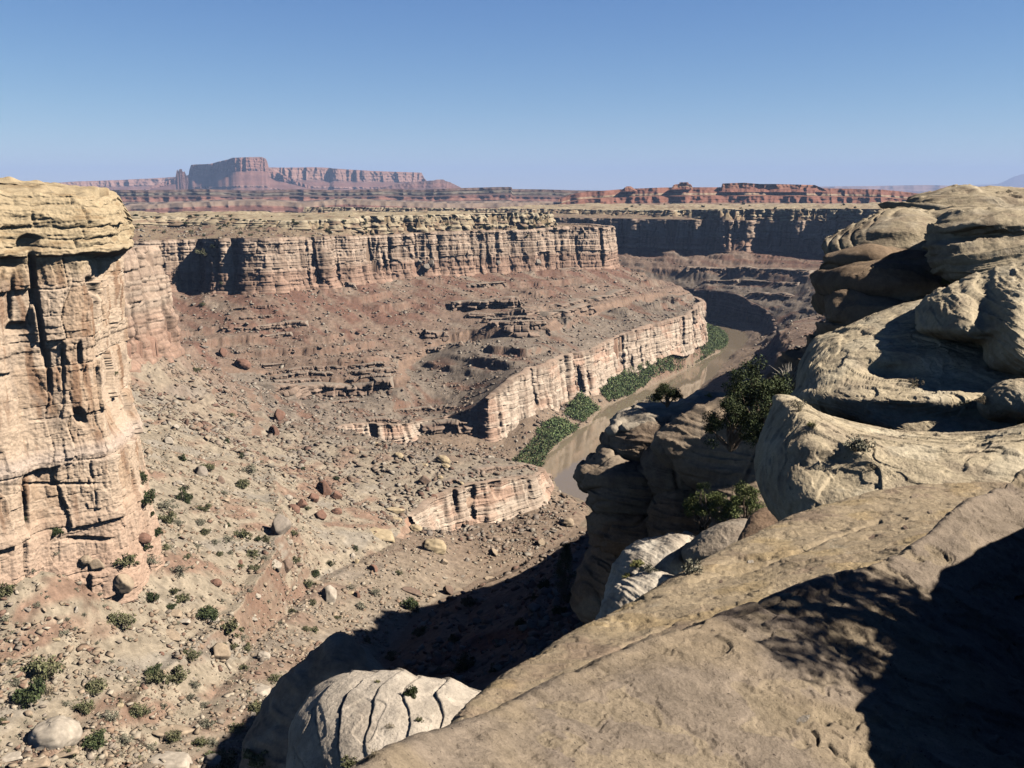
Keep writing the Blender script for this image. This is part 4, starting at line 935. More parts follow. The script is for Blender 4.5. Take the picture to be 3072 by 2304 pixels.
# --- the slab underfoot
def sheet(name, guides, M, N, seed, label, cat, bed, amp, dens=1.0, flip=False, mat=None, colk=None, extra=None):
    P = inpoly_loft(guides, M, N)
    nrm = grid_normals(P)
    if flip: nrm = -nrm
    d = grooves(P, bed, 2.6, .22, seed, amp) + .022 * fbm3(P, .8, 3, seed + 8) + .006 * fbm3(P, 7.0, 3, seed + 12) + .0022 * n3(P, 40.0, seed + 15)
    d = d - .006 * sstep(.45, .8, n3(P, (9, 14, 14), seed + 16))
    # thin sheets flaking off: crisp little steps
    for k, (sc_, hh) in enumerate(((.9, .022), (2.2, .012), (5.5, .006))):
        q = n3(P, (sc_, sc_ * 1.5, sc_ * 1.5), seed + 18 + k) + .25 * n3(P, sc_ * 5, seed + 22 + k)
        d = d - hh * sstep(.18, .20, q) - hh * .8 * sstep(.40, .415, q)
    if extra is not None: d = d + extra(P)
    P = P + nrm * d[..., None]
    C = slick_colour(P, nrm, seed + 40, **(colk or {}))
    for k, (sc_, tt_) in enumerate(((.9, .18), (2.2, .30))):
        q = n3(P, (sc_, sc_ * 1.5, sc_ * 1.5), seed + 18 + k) + .25 * n3(P, sc_ * 5, seed + 22 + k)
        C = mixc(C, (.40, .315, .21), sstep(tt_, tt_ + .02, q) * sstep(.0, .3, n3(P, .7, seed + 60)) * .6)
    o = link(name, make_mesh(name, P, quads=grid_quads(M, N)[:, ::-1] if not flip else grid_quads(M, N), col=np.clip(C, .015, .85)), mat or M_NEAR)
    tag(o, label, cat)
    return o
S2e = [(300, 815, 3.1), (357, 766.5, 3.5), (403, 743.5, 3.9), (443, 730, 4.3), (490, 714, 4.6), (526, 696, 5.0), (603, 660, 5.6), (682, 627, 6.2), (740, 608, 6.6), (794, 589, 7.0), (837, 576, 7.4), (893, 556, 7.9), (930, 534, 8.4), (959, 507, 9.0), (991, 495, 9.5), (1024, 473, 10.2), (1100, 440, 11.5), (1240, 400, 13)]
def shift(g, du, dv, dD, k=1.0):
    return [(u + du, v + dv, D * k + dD) for u, v, D in g]
g_edge = S2e
g_b1 = [(u - 4, v + 26 + 6 * (D - 4), D + .55 + .05 * D) for u, v, D in S2e]
g_b2 = [(u - 6, v + 100 + 26 * (D - 4), D + 1.0 + .1 * D) for u, v, D in S2e]
g_f1 = [(u + 10, v + 16, D * .945) for u, v, D in S2e]
def lower(fr, D0):
    out = []
    for k, (u, v, D) in enumerate(S2e):
        s = k / (len(S2e) - 1)
        uu = lerp(u, 250 + 1000 * s, fr); vv = lerp(v, 1010, fr)
        out.append((uu, vv, lerp(D, lerp(1.9, 2.6, s), fr ** .8)))
    return out
sheet('rock_slab', [g_b2, g_b1, g_edge, g_f1, lower(.25, 0), lower(.5, 0), lower(.8, 0), lower(1.15, 0)], 620, 900, 501,
      'broad brown and tan slickrock slab underfoot filling the lower right corner', 'rock slab', (-.25, -.55, .8), .012, flip=True, extra=lambda P: crack(P, [(804, 728), (817, 731), (831, 734), (841, 740)], 1.1, .035) + crack(P, [(811, 732), (817, 739), (818, 746), (828, 747), (837, 756), (846, 759), (858, 766), (872, 772)], 1.2, .04) + crack(P, [(700, 622), (760, 606), (800, 590)], 1.2, .03), colk=dict(base=(.315, .25, .19), dark=(.225, .175, .14), pale=(.385, .315, .24), gold=(.37, .285, .185)))
S1e = [(395, 790, 7.0), (443, 735, 8.0), (470, 707, 8.8), (483, 695.6, 9.2), (495.6, 685, 9.6), (526, 663, 10.4), (573, 635, 11.4), (603.6, 618.5, 12.1), (619, 612, 12.5), (682, 575, 14), (713, 557, 15), (752, 537, 16), (790, 518.5, 17), (837, 503, 18), (883, 492, 18.7), (945, 481.5, 19.5), (991, 468, 20.5), (1024, 464, 21.2), (1120, 450, 23), (1250, 430, 25)]
s1_b1 = [(u - 5, v + 26, D + 1.2) for u, v, D in S1e]
s1_b2 = [(u - 10, v + 140, D + 2.2) for u, v, D in S1e]
def s1_low(fr):
    out = []
    for k, (u, v, D) in enumerate(S1e):
        s = k / (len(S1e) - 1)
        tu = np.interp(s, [0, .2, .5, .75, 1], [440, 560, 800, 1010, 1260]); tv = np.interp(s, [0, .2, .5, .75, 1], [800, 760, 650, 560, 500])
        tD = np.interp(s, [0, .2, .5, .75, 1], [5.4, 6.4, 8.2, 10.8, 15])
        out.append((lerp(u, tu, fr), lerp(v, tv, fr), lerp(D, tD, fr)))
    return out
sheet('rock_slab', [s1_b2, s1_b1, S1e, s1_low(.25), s1_low(.6), s1_low(1.0), s1_low(1.35)], 460, 900, 521,
      'long pale slickrock ramp sloping up to the right just beyond the nearest slab', 'rock slab', (-.15, -.5, .85), .03, flip=True, extra=lambda P: crack(P, [(690, 583), (740, 571), (790, 556), (830, 540), (880, 522)], 1.3, .06) + crack(P, [(600, 660), (680, 622), (740, 606)], 1.4, .05), colk=dict(base=(.46, .36, .24), dark=(.32, .235, .17), pale=(.53, .45, .33), gold=(.50, .37, .20)))
# --- white dome below the rim
def dome_col(base, dark, pale, seed, sc=.5):
    return lambda P, n: slick_colour(P, n, seed, sc, base, dark, pale, pale)
W_O = [(293, 815), (289, 745), (293, 720), (301, 706), (316, 689), (341, 676), (364, 672), (388, 670.5), (402, 670), (424, 679), (449, 680), (472, 688), (490, 699), (500, 730), (480, 800), (400, 860), (330, 870)]
def wd(P):
    u, v = proj(P)
    r = (u - .0075 * (v - 712) ** 2 + .25 * (v - 712)) / 29 + .8 * n3(P, .6, 531) + .05 * n3(P, 3, 534)
    r = r + .35 * n3(P, .33, 536)
    f = r - np.floor(r); j = np.floor(r)
    k = sstep(.0, .4, n3(P + j[..., None] * 7.7, .5, 532))
    g = sstep(0, .06, f) * (1 - f)                      # thin shells, each edge a shallow step
    return .05 * g - .05 * np.exp(-(np.minimum(f, 1 - f) / .025) ** 2) * k + .12 * fbm3(P, .6, 3, 533) - .02 * sstep(.2, .22, n3(P, 1.7, 535))
body('rock_dome', W_O, 17, tv=.016, front=1.6, back=3, nth=420, nr=200, seed=531, ctr=(395, 765), disp=wd, rough=.35, col=dome_col((.62, .53, .43), (.50, .42, .34), (.68, .59, .49), 541), label='rounded whitish rock dome with curved grooves below the rim at the bottom', cat='rock dome')
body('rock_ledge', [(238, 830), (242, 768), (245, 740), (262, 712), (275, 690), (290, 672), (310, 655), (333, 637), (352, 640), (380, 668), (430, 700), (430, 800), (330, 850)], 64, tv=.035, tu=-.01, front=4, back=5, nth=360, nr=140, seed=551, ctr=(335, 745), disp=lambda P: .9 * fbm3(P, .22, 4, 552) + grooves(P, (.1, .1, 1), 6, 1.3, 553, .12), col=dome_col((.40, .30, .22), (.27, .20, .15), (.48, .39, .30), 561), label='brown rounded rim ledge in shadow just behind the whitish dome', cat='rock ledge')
# --- white lumpy rocks beyond the slab
def lump(seed, a=.22):
    return lambda P: a * fbm3(P, .55, 4, seed) + grooves(P, (.6, .3, .7), 3.5, .55, seed + 5, .06)
wc = dome_col((.66, .57, .46), (.48, .40, .32), (.74, .66, .55), 571, .8)
body('rock', [(596, 640), (602, 607.7), (608, 595), (619, 584.5), (634.5, 577), (650, 573.5), (662, 572), (674, 577), (690, 582), (690, 610), (660, 640)], 42, tv=.02, front=2.0, back=2.2, nth=240, nr=110, seed=572, disp=lump(573, .3), col=wc, label='lumpy white rock touching the edge of the pale ramp, nearest of the white group', cat='rock')
body('rock', [(606, 610), (611, 577), (617.5, 563), (627, 549), (642, 540), (665, 537), (690, 533), (700, 545), (694, 570), (670, 590), (640, 605)], 46, tv=.03, front=2.1, back=2.4, nth=240, nr=110, seed=582, disp=lump(583, .28), col=wc, label='domed white rock behind the lumpy one with small bushes at its foot', cat='rock')
body('rock', [(668, 592), (674, 583), (684, 574), (700, 573), (716, 580), (712, 600), (690, 604)], 38, front=.8, back=1.0, nth=160, nr=70, seed=586, disp=lump(587, .12), col=wc, label='small white rock knob half hidden by the edge of the pale ramp', cat='rock')
body('boulder', [(682, 552), (688, 545), (699, 534), (712, 526), (728, 520.5), (744, 518.5), (755, 523), (757, 534), (748, 548), (730, 560), (705, 566), (688, 563)], 44, tv=.035, tu=.006, front=1.5, back=1.9, sharp=4, nth=240, nr=110, seed=592, disp=lambda P: .12 * fbm3(P, .6, 4, 593), col=dome_col((.40, .325, .25), (.30, .235, .18), (.46, .39, .31), 594, .8), label='smooth flat-topped tan boulder between the white rocks and the big dome', cat='boulder')
# --- domes of the near right
d1c = dome_col((.64, .525, .36), (.48, .385, .275), (.72, .62, .455), 601, .8)
def crossbed(seed, n, amp, short=.3, long=4.0, big=.35):
    return lambda P: grooves(P, n, long, short, seed, amp) + big * fbm3(P, .28, 3, seed + 7) + laminae(P, n, .42, .04, seed + 30) + laminae(P, n, .15, .022, seed + 40) - .05 * sstep(.25, .28, n3(P, .9, seed + 50)) - .03 * sstep(.2, .22, n3(P, 2.1, seed + 51))
D1_O = [(757, 470), (759, 444), (766, 422), (772, 408), (775, 397), (790, 396), (803, 402), (818, 411), (845, 420), (883, 429), (914, 432), (950, 433), (991, 431), (1024, 424), (1080, 415), (1180, 405), (1200, 520), (1000, 560), (860, 560), (800, 540), (778, 515), (764, 492)]
body('rock_dome', D1_O, 21.5, tu=.004, tv=.034, front=2.4, back=4, sharp=3.2, nth=560, nr=230, seed=602, ctr=(900, 482), rough=.55, disp=crossbed(603, (-.35, -.45, .8), .018, .28, 3.0, .13), col=d1c, bumps=[(800, 430, 30, 30, .5), (880, 447, 90, 10, .25), (835, 470, 26, 18, -.3)], label='big rounded tan rock dome with a grey-green bush growing on it', cat='rock dome')
D2_O = [(790, 400), (795, 388), (797, 370), (801, 359), (811, 343), (821.6, 335.5), (845, 327), (883, 311.5), (923, 300.5), (960, 296), (1000, 300), (1080, 310), (1200, 330), (1200, 470), (1060, 462), (1000, 455), (930, 446), (880, 436), (840, 424), (812, 413)]
body('rock_dome', D2_O, 30, tu=.004, tv=.05, front=2.8, back=5, sharp=3.4, nth=560, nr=230, seed=612, ctr=(930, 375), rough=.55, disp=crossbed(613, (-.3, -.5, .8), .022, .34, 4.0, .18), col=d1c, bumps=[(886, 372, 34, 9, -.55), (905, 398, 60, 9, .5), (930, 350, 50, 14, .25), (955, 420, 50, 10, -.5)], label='upper tan rock dome with scooped ledges under the big round boulder', cat='rock dome')
B3_O = [(915, 330), (915.7, 317), (917, 307.7), (929.6, 294), (945, 284.5), (976, 275), (1006, 266), (1040, 258), (1100, 255), (1180, 290), (1180, 400), (1060, 395), (1011, 379), (991, 372), (983, 360), (977, 345), (950, 341), (930, 337)]
body('boulder', B3_O, 29.5, tu=.004, tv=.025, front=2.8, back=3.2, sharp=2.8, nth=420, nr=180, seed=622, ctr=(1030, 322), rough=.6, disp=crossbed(623, (.5, -.2, .8), .03, .4, 3.5, .22), col=d1c, bumps=[(985, 300, 14, 40, -.5), (1015, 330, 18, 40, .5)], label='huge round tan boulder perched on the upper dome at the right edge', cat='boulder')
body('boulder', [(980, 408), (986, 394), (1000, 385), (1022, 381), (1050, 384), (1080, 400), (1060, 425), (1000, 420)], 25, front=1.0, back=1.3, nth=200, nr=90, seed=632, disp=lump(633, .1), col=d1c, label='low rounded boulder at the right edge under the huge round one', cat='boulder')
# --- the overhanging rock promontory: cap, shadowed neck and foot in one mass
orock = bpy.data.objects.new('rock_overhang', None); COL.objects.link(orock)
tag(orock, 'large overhanging rock promontory with a bright grooved top and dark undercut side', 'rock overhang')
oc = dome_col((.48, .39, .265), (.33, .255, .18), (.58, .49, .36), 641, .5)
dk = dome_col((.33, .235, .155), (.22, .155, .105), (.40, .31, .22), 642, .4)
def oc1(P):
    q = P[..., 0] * .55 - P[..., 1] * .6 + P[..., 2] * 1.5 + .9 * n3(P, .18, 643)
    q = q + .5 * n3(P, .5, 649); f = q / 1.15; f = f - np.floor(f)
    return -.13 * np.exp(-((f - .5) / .13) ** 2) * sstep(-.25, .2, n3(P, .15, 644)) + .5 * fbm3(P, .13, 3, 645) + laminae(P, (.1, -.1, 1), .5, .10, 648)
body('cap', [(821, 248), (824, 240.5), (837, 233), (849, 227.5), (860, 222.5), (875.6, 213.5), (888, 208.8), (905, 207), (930, 210), (960, 208), (1000, 212), (1080, 222), (1160, 250), (1100, 275), (1000, 276), (930, 272), (880, 262), (850, 261), (828, 260)], 66, tu=.003, tv=.075, front=4.4, back=7.5, sharp=2.6, nth=520, nr=190, seed=646, ctr=(930, 242), disp=oc1, col=oc, parent=orock, bumps=[(880, 228, 40, 9, 1.2)])
body('cap', [(880, 205), (902, 206.5), (911, 200.5), (930, 196), (951, 192), (965, 189.8), (976, 192.8), (1000, 193), (1040, 192), (1120, 190), (1240, 200), (1240, 232), (1100, 232), (1000, 226), (940, 217), (905, 211)], 81, tu=.007, tv=.15, front=6.5, back=12, sharp=3.5, nth=420, nr=130, seed=656, ctr=(1030, 211), disp=lambda P: .7 * fbm3(P, .1, 4, 657) + grooves(P, (0, .15, 1), 12, .9, 658, .2) + laminae(P, (0, .1, 1), .6, .16, 659), col=oc, parent=orock)
body('cap', [(926, 244), (931, 227), (946, 214), (966, 208.5), (1000, 209), (1060, 205), (1180, 215), (1180, 290), (1060, 290), (970, 284), (938, 270)], 56, tu=.004, tv=.06, front=3.6, back=6, sharp=3.0, nth=420, nr=150, seed=661, ctr=(1010, 245), disp=lambda P: .7 * fbm3(P, .13, 4, 662) + grooves(P, (-.1, .1, 1), 9, .8, 663, .2) + laminae(P, (-.1, .1, 1), .6, .2, 664), col=oc, parent=orock, bumps=[(960, 236, 60, 6, -1.1), (1000, 224, 60, 6, .7)])
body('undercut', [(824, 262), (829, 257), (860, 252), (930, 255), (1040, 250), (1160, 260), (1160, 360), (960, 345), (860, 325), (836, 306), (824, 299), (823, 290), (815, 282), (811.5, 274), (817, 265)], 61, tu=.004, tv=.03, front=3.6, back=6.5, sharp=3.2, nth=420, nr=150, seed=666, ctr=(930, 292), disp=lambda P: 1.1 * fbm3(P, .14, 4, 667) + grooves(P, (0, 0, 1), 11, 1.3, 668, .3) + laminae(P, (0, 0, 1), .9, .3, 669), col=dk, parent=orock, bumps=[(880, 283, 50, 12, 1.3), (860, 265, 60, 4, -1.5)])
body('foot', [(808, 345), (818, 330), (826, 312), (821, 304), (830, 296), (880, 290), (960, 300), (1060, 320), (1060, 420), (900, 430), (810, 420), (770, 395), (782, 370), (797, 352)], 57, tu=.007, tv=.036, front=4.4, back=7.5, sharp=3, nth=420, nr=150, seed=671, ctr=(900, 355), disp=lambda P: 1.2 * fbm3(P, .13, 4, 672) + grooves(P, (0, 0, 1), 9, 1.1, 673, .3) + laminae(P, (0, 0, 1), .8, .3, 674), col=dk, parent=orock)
body('foot', [(840, 336), (858, 328), (885, 318), (915, 310), (945, 305), (985, 303), (1000, 330), (960, 352), (900, 356), (855, 350)], 52, tu=.002, tv=.03, front=3.4, back=4.5, sharp=3, nth=240, nr=90, seed=676, ctr=(920, 330), disp=lambda P: .15 * fbm3(P, .2, 4, 677), col=oc, parent=orock)  # extra rock, unseen behind the upper dome, added only to shade the shelf
# --- the dark pile of rounded rocks on the rim at the centre
pile = bpy.data.objects.new('rock_outcrop', None); COL.objects.link(pile)
tag(pile, 'tall shadowed outcrop of stacked rounded brown rocks on the rim below the junipers', 'rock outcrop')
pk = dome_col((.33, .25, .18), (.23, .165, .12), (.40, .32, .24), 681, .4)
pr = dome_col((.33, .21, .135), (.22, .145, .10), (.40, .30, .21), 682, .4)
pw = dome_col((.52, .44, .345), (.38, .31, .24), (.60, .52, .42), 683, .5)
def pb(nm, O, D, seed, front=2.5, c=pk, ctr=None, bumps=(), tv=.03, a=.5):
    body(nm, O, D, tv=tv, front=front, back=front * 1.5, sharp=2.6, nth=260, nr=110, seed=seed, disp=lambda P: a * fbm3(P, .3, 4, seed + 1) + grooves(P, (.15, .1, 1), 5, .8, seed + 2, .16) + laminae(P, (.15, .1, 1), .7, .16, seed + 5) - .18 * np.exp(-(n3(P, .33, seed + 6) / .05) ** 2), col=c, parent=pile, ctr=ctr, bumps=bumps)
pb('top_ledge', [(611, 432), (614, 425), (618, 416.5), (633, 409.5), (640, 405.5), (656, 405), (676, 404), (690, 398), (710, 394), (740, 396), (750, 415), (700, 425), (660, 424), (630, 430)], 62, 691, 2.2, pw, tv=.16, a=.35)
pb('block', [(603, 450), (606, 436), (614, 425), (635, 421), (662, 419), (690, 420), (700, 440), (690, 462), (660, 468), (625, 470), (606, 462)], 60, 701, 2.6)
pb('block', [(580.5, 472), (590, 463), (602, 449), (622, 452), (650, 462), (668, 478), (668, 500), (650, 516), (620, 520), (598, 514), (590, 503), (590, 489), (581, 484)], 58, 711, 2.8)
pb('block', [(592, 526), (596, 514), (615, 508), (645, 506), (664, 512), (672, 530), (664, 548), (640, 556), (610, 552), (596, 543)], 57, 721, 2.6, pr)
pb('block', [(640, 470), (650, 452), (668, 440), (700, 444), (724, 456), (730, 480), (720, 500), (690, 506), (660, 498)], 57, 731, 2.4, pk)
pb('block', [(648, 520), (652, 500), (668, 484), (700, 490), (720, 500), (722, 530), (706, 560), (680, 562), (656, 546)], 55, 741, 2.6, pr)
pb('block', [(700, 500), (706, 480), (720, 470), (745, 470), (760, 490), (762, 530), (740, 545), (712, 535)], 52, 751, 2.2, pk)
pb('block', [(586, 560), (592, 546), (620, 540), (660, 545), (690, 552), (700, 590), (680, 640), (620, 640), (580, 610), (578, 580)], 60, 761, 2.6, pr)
pb('shelf', [(655, 445), (670, 425), (700, 408), (740, 400), (770, 402), (786, 420), (790, 470), (786, 520), (760, 540), (720, 520), (690, 480)], 53, 771, 2.0, pk, tv=.035, a=.35)
# soil patch with needles between the boulder and the dome
m_soil = rock_mat('needle_soil', (2.0, 9.0), amt=.25, bump=((12, .03),))
body('soil', [(738, 548), (744, 528), (752, 514), (768, 507), (786, 512), (800, 524), (790, 545), (760, 560)], 40, tv=.05, front=.7, back=1.2, nth=160, nr=60, seed=781, col=dome_col((.27, .18, .12), (.19, .13, .09), (.33, .23, .15), 782, 1.2), mat=m_soil, kind='structure')
# --- rocks just outside the picture on the right: they throw the big shadow over the slab
def shade_rock():
    """the rising rock bank just right of the picture, whose edge throws the big shadow"""
    bpy.context.view_layer.update(); dg = bpy.context.evaluated_depsgraph_get()
    out = []
    for u, v in ((905, 830), (885, 796), (870, 768), (863, 743), (860, 713), (852, 710), (862, 697), (872.6, 685), (883, 660), (899, 643), (911, 626), (923.5, 611), (936, 581.5), (940.5, 570.6), (960.6, 561), (971, 555), (983.7, 543), (1024, 526), (1058, 512), (1090, 508)):
        a, b = ray(u, v)
        h, p, _n, _i, _o, _m = SC.ray_cast(dg, Vector((0, 0, 0)), Vector((float(a), 1, float(b))).normalized())
        if not h: continue
        xt = .60 * p.y + .75
        t = max((xt - p.x) / SDIR.x, .3)
        out.append(np.array(p + SDIR * t))
    c = smooth_line(np.array(out), 160)
    rows = []
    for dx, dz in ((.25, -3.2), (.12, -1.6), (.05, -.7), (.02, -.25), (0, 0), (.12, .05), (.4, .14), (.9, .33), (1.8, .7), (3.0, 1.1), (4.5, 1.2), (5.5, .6), (6.2, -1.5), (6.4, -3.5)):
        rows.append(c + np.array([dx, 0, dz]))
    P = np.stack([smooth_line(np.array([r[j] for r in rows]), 90) for j in range(160)], 1)
    P = P + (.06 * fbm3(P, 1.2, 3, 811))[..., None] * np.array([.2, 1, .6])
    o = link('rock_bank', make_mesh('rock_bank', P, quads=grid_quads(90, 160), col=slick_colour(P, P, 812)), M_NEAR)
    tag(o, 'dark rock bank rising just right of the nearest slab and shading its corner', 'rock bank')
shade_rock()
# ---------------------------------------------------------------- loose rocks and plants
bpy.context.view_layer.update()
_dg = bpy.context.evaluated_depsgraph_get()
def cast(u, v):
    """the place the sight line through this picture point meets the ground or a rock"""
    a, b = ray(u, v)
    d = Vector((float(a), 1.0, float(b))).normalized()
    for _ in range(4):
        h, loc, nr, _i, ob, _m = SC.ray_cast(_dg, Vector((0, 0, 0)), d)
        return (loc, nr) if h else (None, None)
def depth(p): return p[1] * CP - p[2] * SP
# -- rubble, thousands of stones on the talus (stuff)
def stones(name, n, d0, d1, u0, u1, smin, smax, zones, seed, label, left=None, pal=((.44, .34, .245), (.52, .44, .34), (.36, .25, .175), (.34, .28, .225), (.30, .19, .14)), pw=2.2, keep=None):
    rs = np.random.RandomState(seed)
    D = np.exp(rs.uniform(math.log(d0), math.log(d1), n)); a = (rs.uniform(u0, u1, n) - CX) / F
    X = a * D; Y = D
    z, zone, tt, isl, dU, dB = height(X, Y, True)
    ok = np.isin(zone, zones) & (z > -179)
    if left is not None: ok &= (isl == left)
    dens = n2(X / 22, Y / 22, seed + 1) + .5 * n2(X / 6, Y / 6, seed + 2)
    ok &= dens > rs.uniform(-.75, .45, n)
    if keep is not None: ok &= keep(X, Y, z)
    X, Y, z = X[ok], Y[ok], z[ok]; n = len(X)
    s = smin * (smax / smin) ** (rs.rand(n) ** pw)
    base = np.array([(x, y, w) for w in (-1, 1) for y in (-1, 1) for x in (-1, 1)], float)
    V = base[None] * rs.uniform(.55, 1.0, (n, 8, 3))
    V *= np.stack([rs.uniform(.7, 1.25, n), rs.uniform(.5, 1.0, n), rs.uniform(.28, .62, n)], -1)[:, None] * s[:, None, None] * .5
    ang = rs.uniform(0, 2 * np.pi, n); tx = rs.normal(0, .3, n); ty = rs.normal(0, .3, n)
    c, sn = np.cos(ang)[:, None], np.sin(ang)[:, None]
    x, y, w = V[..., 0], V[..., 1], V[..., 2]
    w2 = w * np.cos(tx)[:, None] + x * np.sin(tx)[:, None] + y * np.sin(ty)[:, None]
    Pn = np.stack([X[:, None] + x * c - y * sn, Y[:, None] + x * sn + y * c, z[:, None] + w2 + .12 * s[:, None]], -1)
    q = np.array([(0, 2, 3, 1), (4, 5, 7, 6), (0, 1, 5, 4), (2, 6, 7, 3), (0, 4, 6, 2), (1, 3, 7, 5)])
    Q = (np.arange(n)[:, None, None] * 8 + q[None]).reshape(-1, 4)
    pc = np.array(pal)[rs.choice(len(pal), n, p=np.array([.34, .24, .17, .15, .10]))] * rs.uniform(.8, 1.2, n)[:, None]
    o = link(name, make_mesh(name, Pn, quads=Q, col=np.repeat(pc, 8, 0), smooth=False), M_STONE)
    tag(o, label, 'rubble', kind='stuff')
M_STONE = rock_mat('loose_stone', (1.2,), amt=.15, bump=((4, .04),))
stones('rubble', 110000, 95, 470, -60, 640, .22, 2.0, (4, 6, 8), 901, 'loose tan stones scattered over the near talus slope', left=True, pw=2.6)
stones('rubble', 52000, 430, 1300, 120, 760, .6, 4.0, (4, 6, 8, 2), 911, 'loose grey and brown stones over the far talus slopes', left=True, pw=2.4, pal=((.34, .265, .205), (.42, .36, .29), (.27, .19, .14), (.29, .24, .20), (.24, .15, .115)))
stones('rubble', 20000, 230, 1550, 380, 900, .6, 3.8, (4, 6, 8), 921, 'loose stones over the talus of the shadowed canyon side', left=False, pw=2.2, pal=((.34, .265, .205), (.42, .36, .29), (.27, .19, .14), (.29, .24, .20), (.24, .15, .115)))
def scrub(n, seed):
    rs = np.random.RandomState(seed)
    D = np.exp(rs.uniform(math.log(130), math.log(420), n)); a = (rs.uniform(-60, 420, n) - CX) / F
    X, Y = a * D, D
    z, zone, tt, isl, dU, dB = height(X, Y, True)
    ok = np.isin(zone, (4, 6, 8)) & isl & (n2(X / 30, Y / 30, seed) + .4 * (-X / 120) > rs.uniform(-.3, .5, n))
    V, C = [], []
    for x, y, w in zip(X[ok], Y[ok], z[ok]):
        h = rs.uniform(.35, .9)
        v, c = leaf_cloud(rs, [np.array([x, y, w + h * .35])], [h * .55], 16, h * .17, SAGE if rs.rand() < .75 else GRN)
        V.append(v); C.append(c)
    V = np.concatenate(V); C = np.concatenate(C)
    o = link('undergrowth', make_mesh('undergrowth', V, quads=np.arange(len(V)).reshape(-1, 4), col=C / ALB, smooth=False), M_LEAF)
    tag(o, 'sparse low grey-green scrub dotted over the near talus', 'scrub', kind='stuff')
# -- single boulders
def boulder_mesh(seed, kind):
    rs = np.random.RandomState(seed)
    nth, nph = (44, 28)
    th = np.linspace(0, 2 * np.pi, nth, endpoint=False); ph = np.linspace(.03, np.pi - .03, nph)
    d = np.stack([np.sin(ph)[:, None] * np.cos(th), np.sin(ph)[:, None] * np.sin(th), np.cos(ph)[:, None] * np.ones_like(th)], -1)
    if kind == 'round':
        r = 1 + .26 * fbm3(d + seed * 3.1, 1.1, 5, seed, .62); r = r - .05 * sstep(.1, .2, n3(d + seed, 2.6, seed + 4)); P = d * r[..., None] * np.array([.52, .46, .36])
    else:
        K = rs.randn(15, 3); K /= np.linalg.norm(K, axis=1, keepdims=True); hh = rs.uniform(.58, .86, 15)
        if kind == 'slab':
            K = np.vstack([K, [[.05, .02, 1]], [[.03, 0, -1]]]); hh = np.concatenate([hh, [.38, .38]])
        r = np.min(np.where(d @ K.T > .05, hh / np.maximum(d @ K.T, .05), 9), -1); r = np.minimum(r, 1.05)
        P = d * r[..., None] * np.array([.56, .46, .46])
        P = P * 1.15
    P = P + (.014 * n3(P, 6, seed + 7) + .010 * n3(P, 14, seed + 8))[..., None] * d
    P[..., 2] -= P[..., 2].min() * .72
    C = np.ones(P.shape) * (1 + .22 * fbm3(P, 4.0, 3, seed + 2))[..., None]
    return make_mesh('boulder', P, quads=grid_quads(nph, nth, True)[:, ::-1], col=C * .5 / ALB, smooth=(kind == 'round'))
def bmat(name, c):
    m = rock_mat(name, (2.5, 9.0), amt=.22, bump=((5, .05),), coords='obj')
    nt = m.node_tree; b = nt.nodes['Principled BSDF']
    src = b.inputs['Base Color'].links[0].from_socket
    mx = node(nt, 'ShaderNodeMix', data_type='RGBA', blend_type='MULTIPLY'); mx.inputs[0].default_value = 1.0
    mx.inputs[7].default_value = (*[2 * ALB * q for q in c], 1)
    nt.links.new(src, mx.inputs[6]); nt.links.new(mx.outputs[2], b.inputs['Base Color'])
    return m
BCOL = {'cream': (.56, .44, .285), 'tan': (.46, .355, .255), 'grey': (.38, .32, .265), 'red': (.29, .165, .12), 'dark': (.27, .19, .145), 'white': (.56, .48, .39)}
BM = {k: bmat(k + '_boulder_rock', c) for k, c in BCOL.items()}
BMESH = {}
for k in BCOL:
    for t in ('round', 'slab', 'block'):
        for j in range(2):
            me = boulder_mesh(hash((t, j)) % 1 + 40 + j * 7 + {'round': 0, 'slab': 100, 'block': 200}[t], t); me.materials.append(BM[k]); BMESH[(k, t, j)] = me
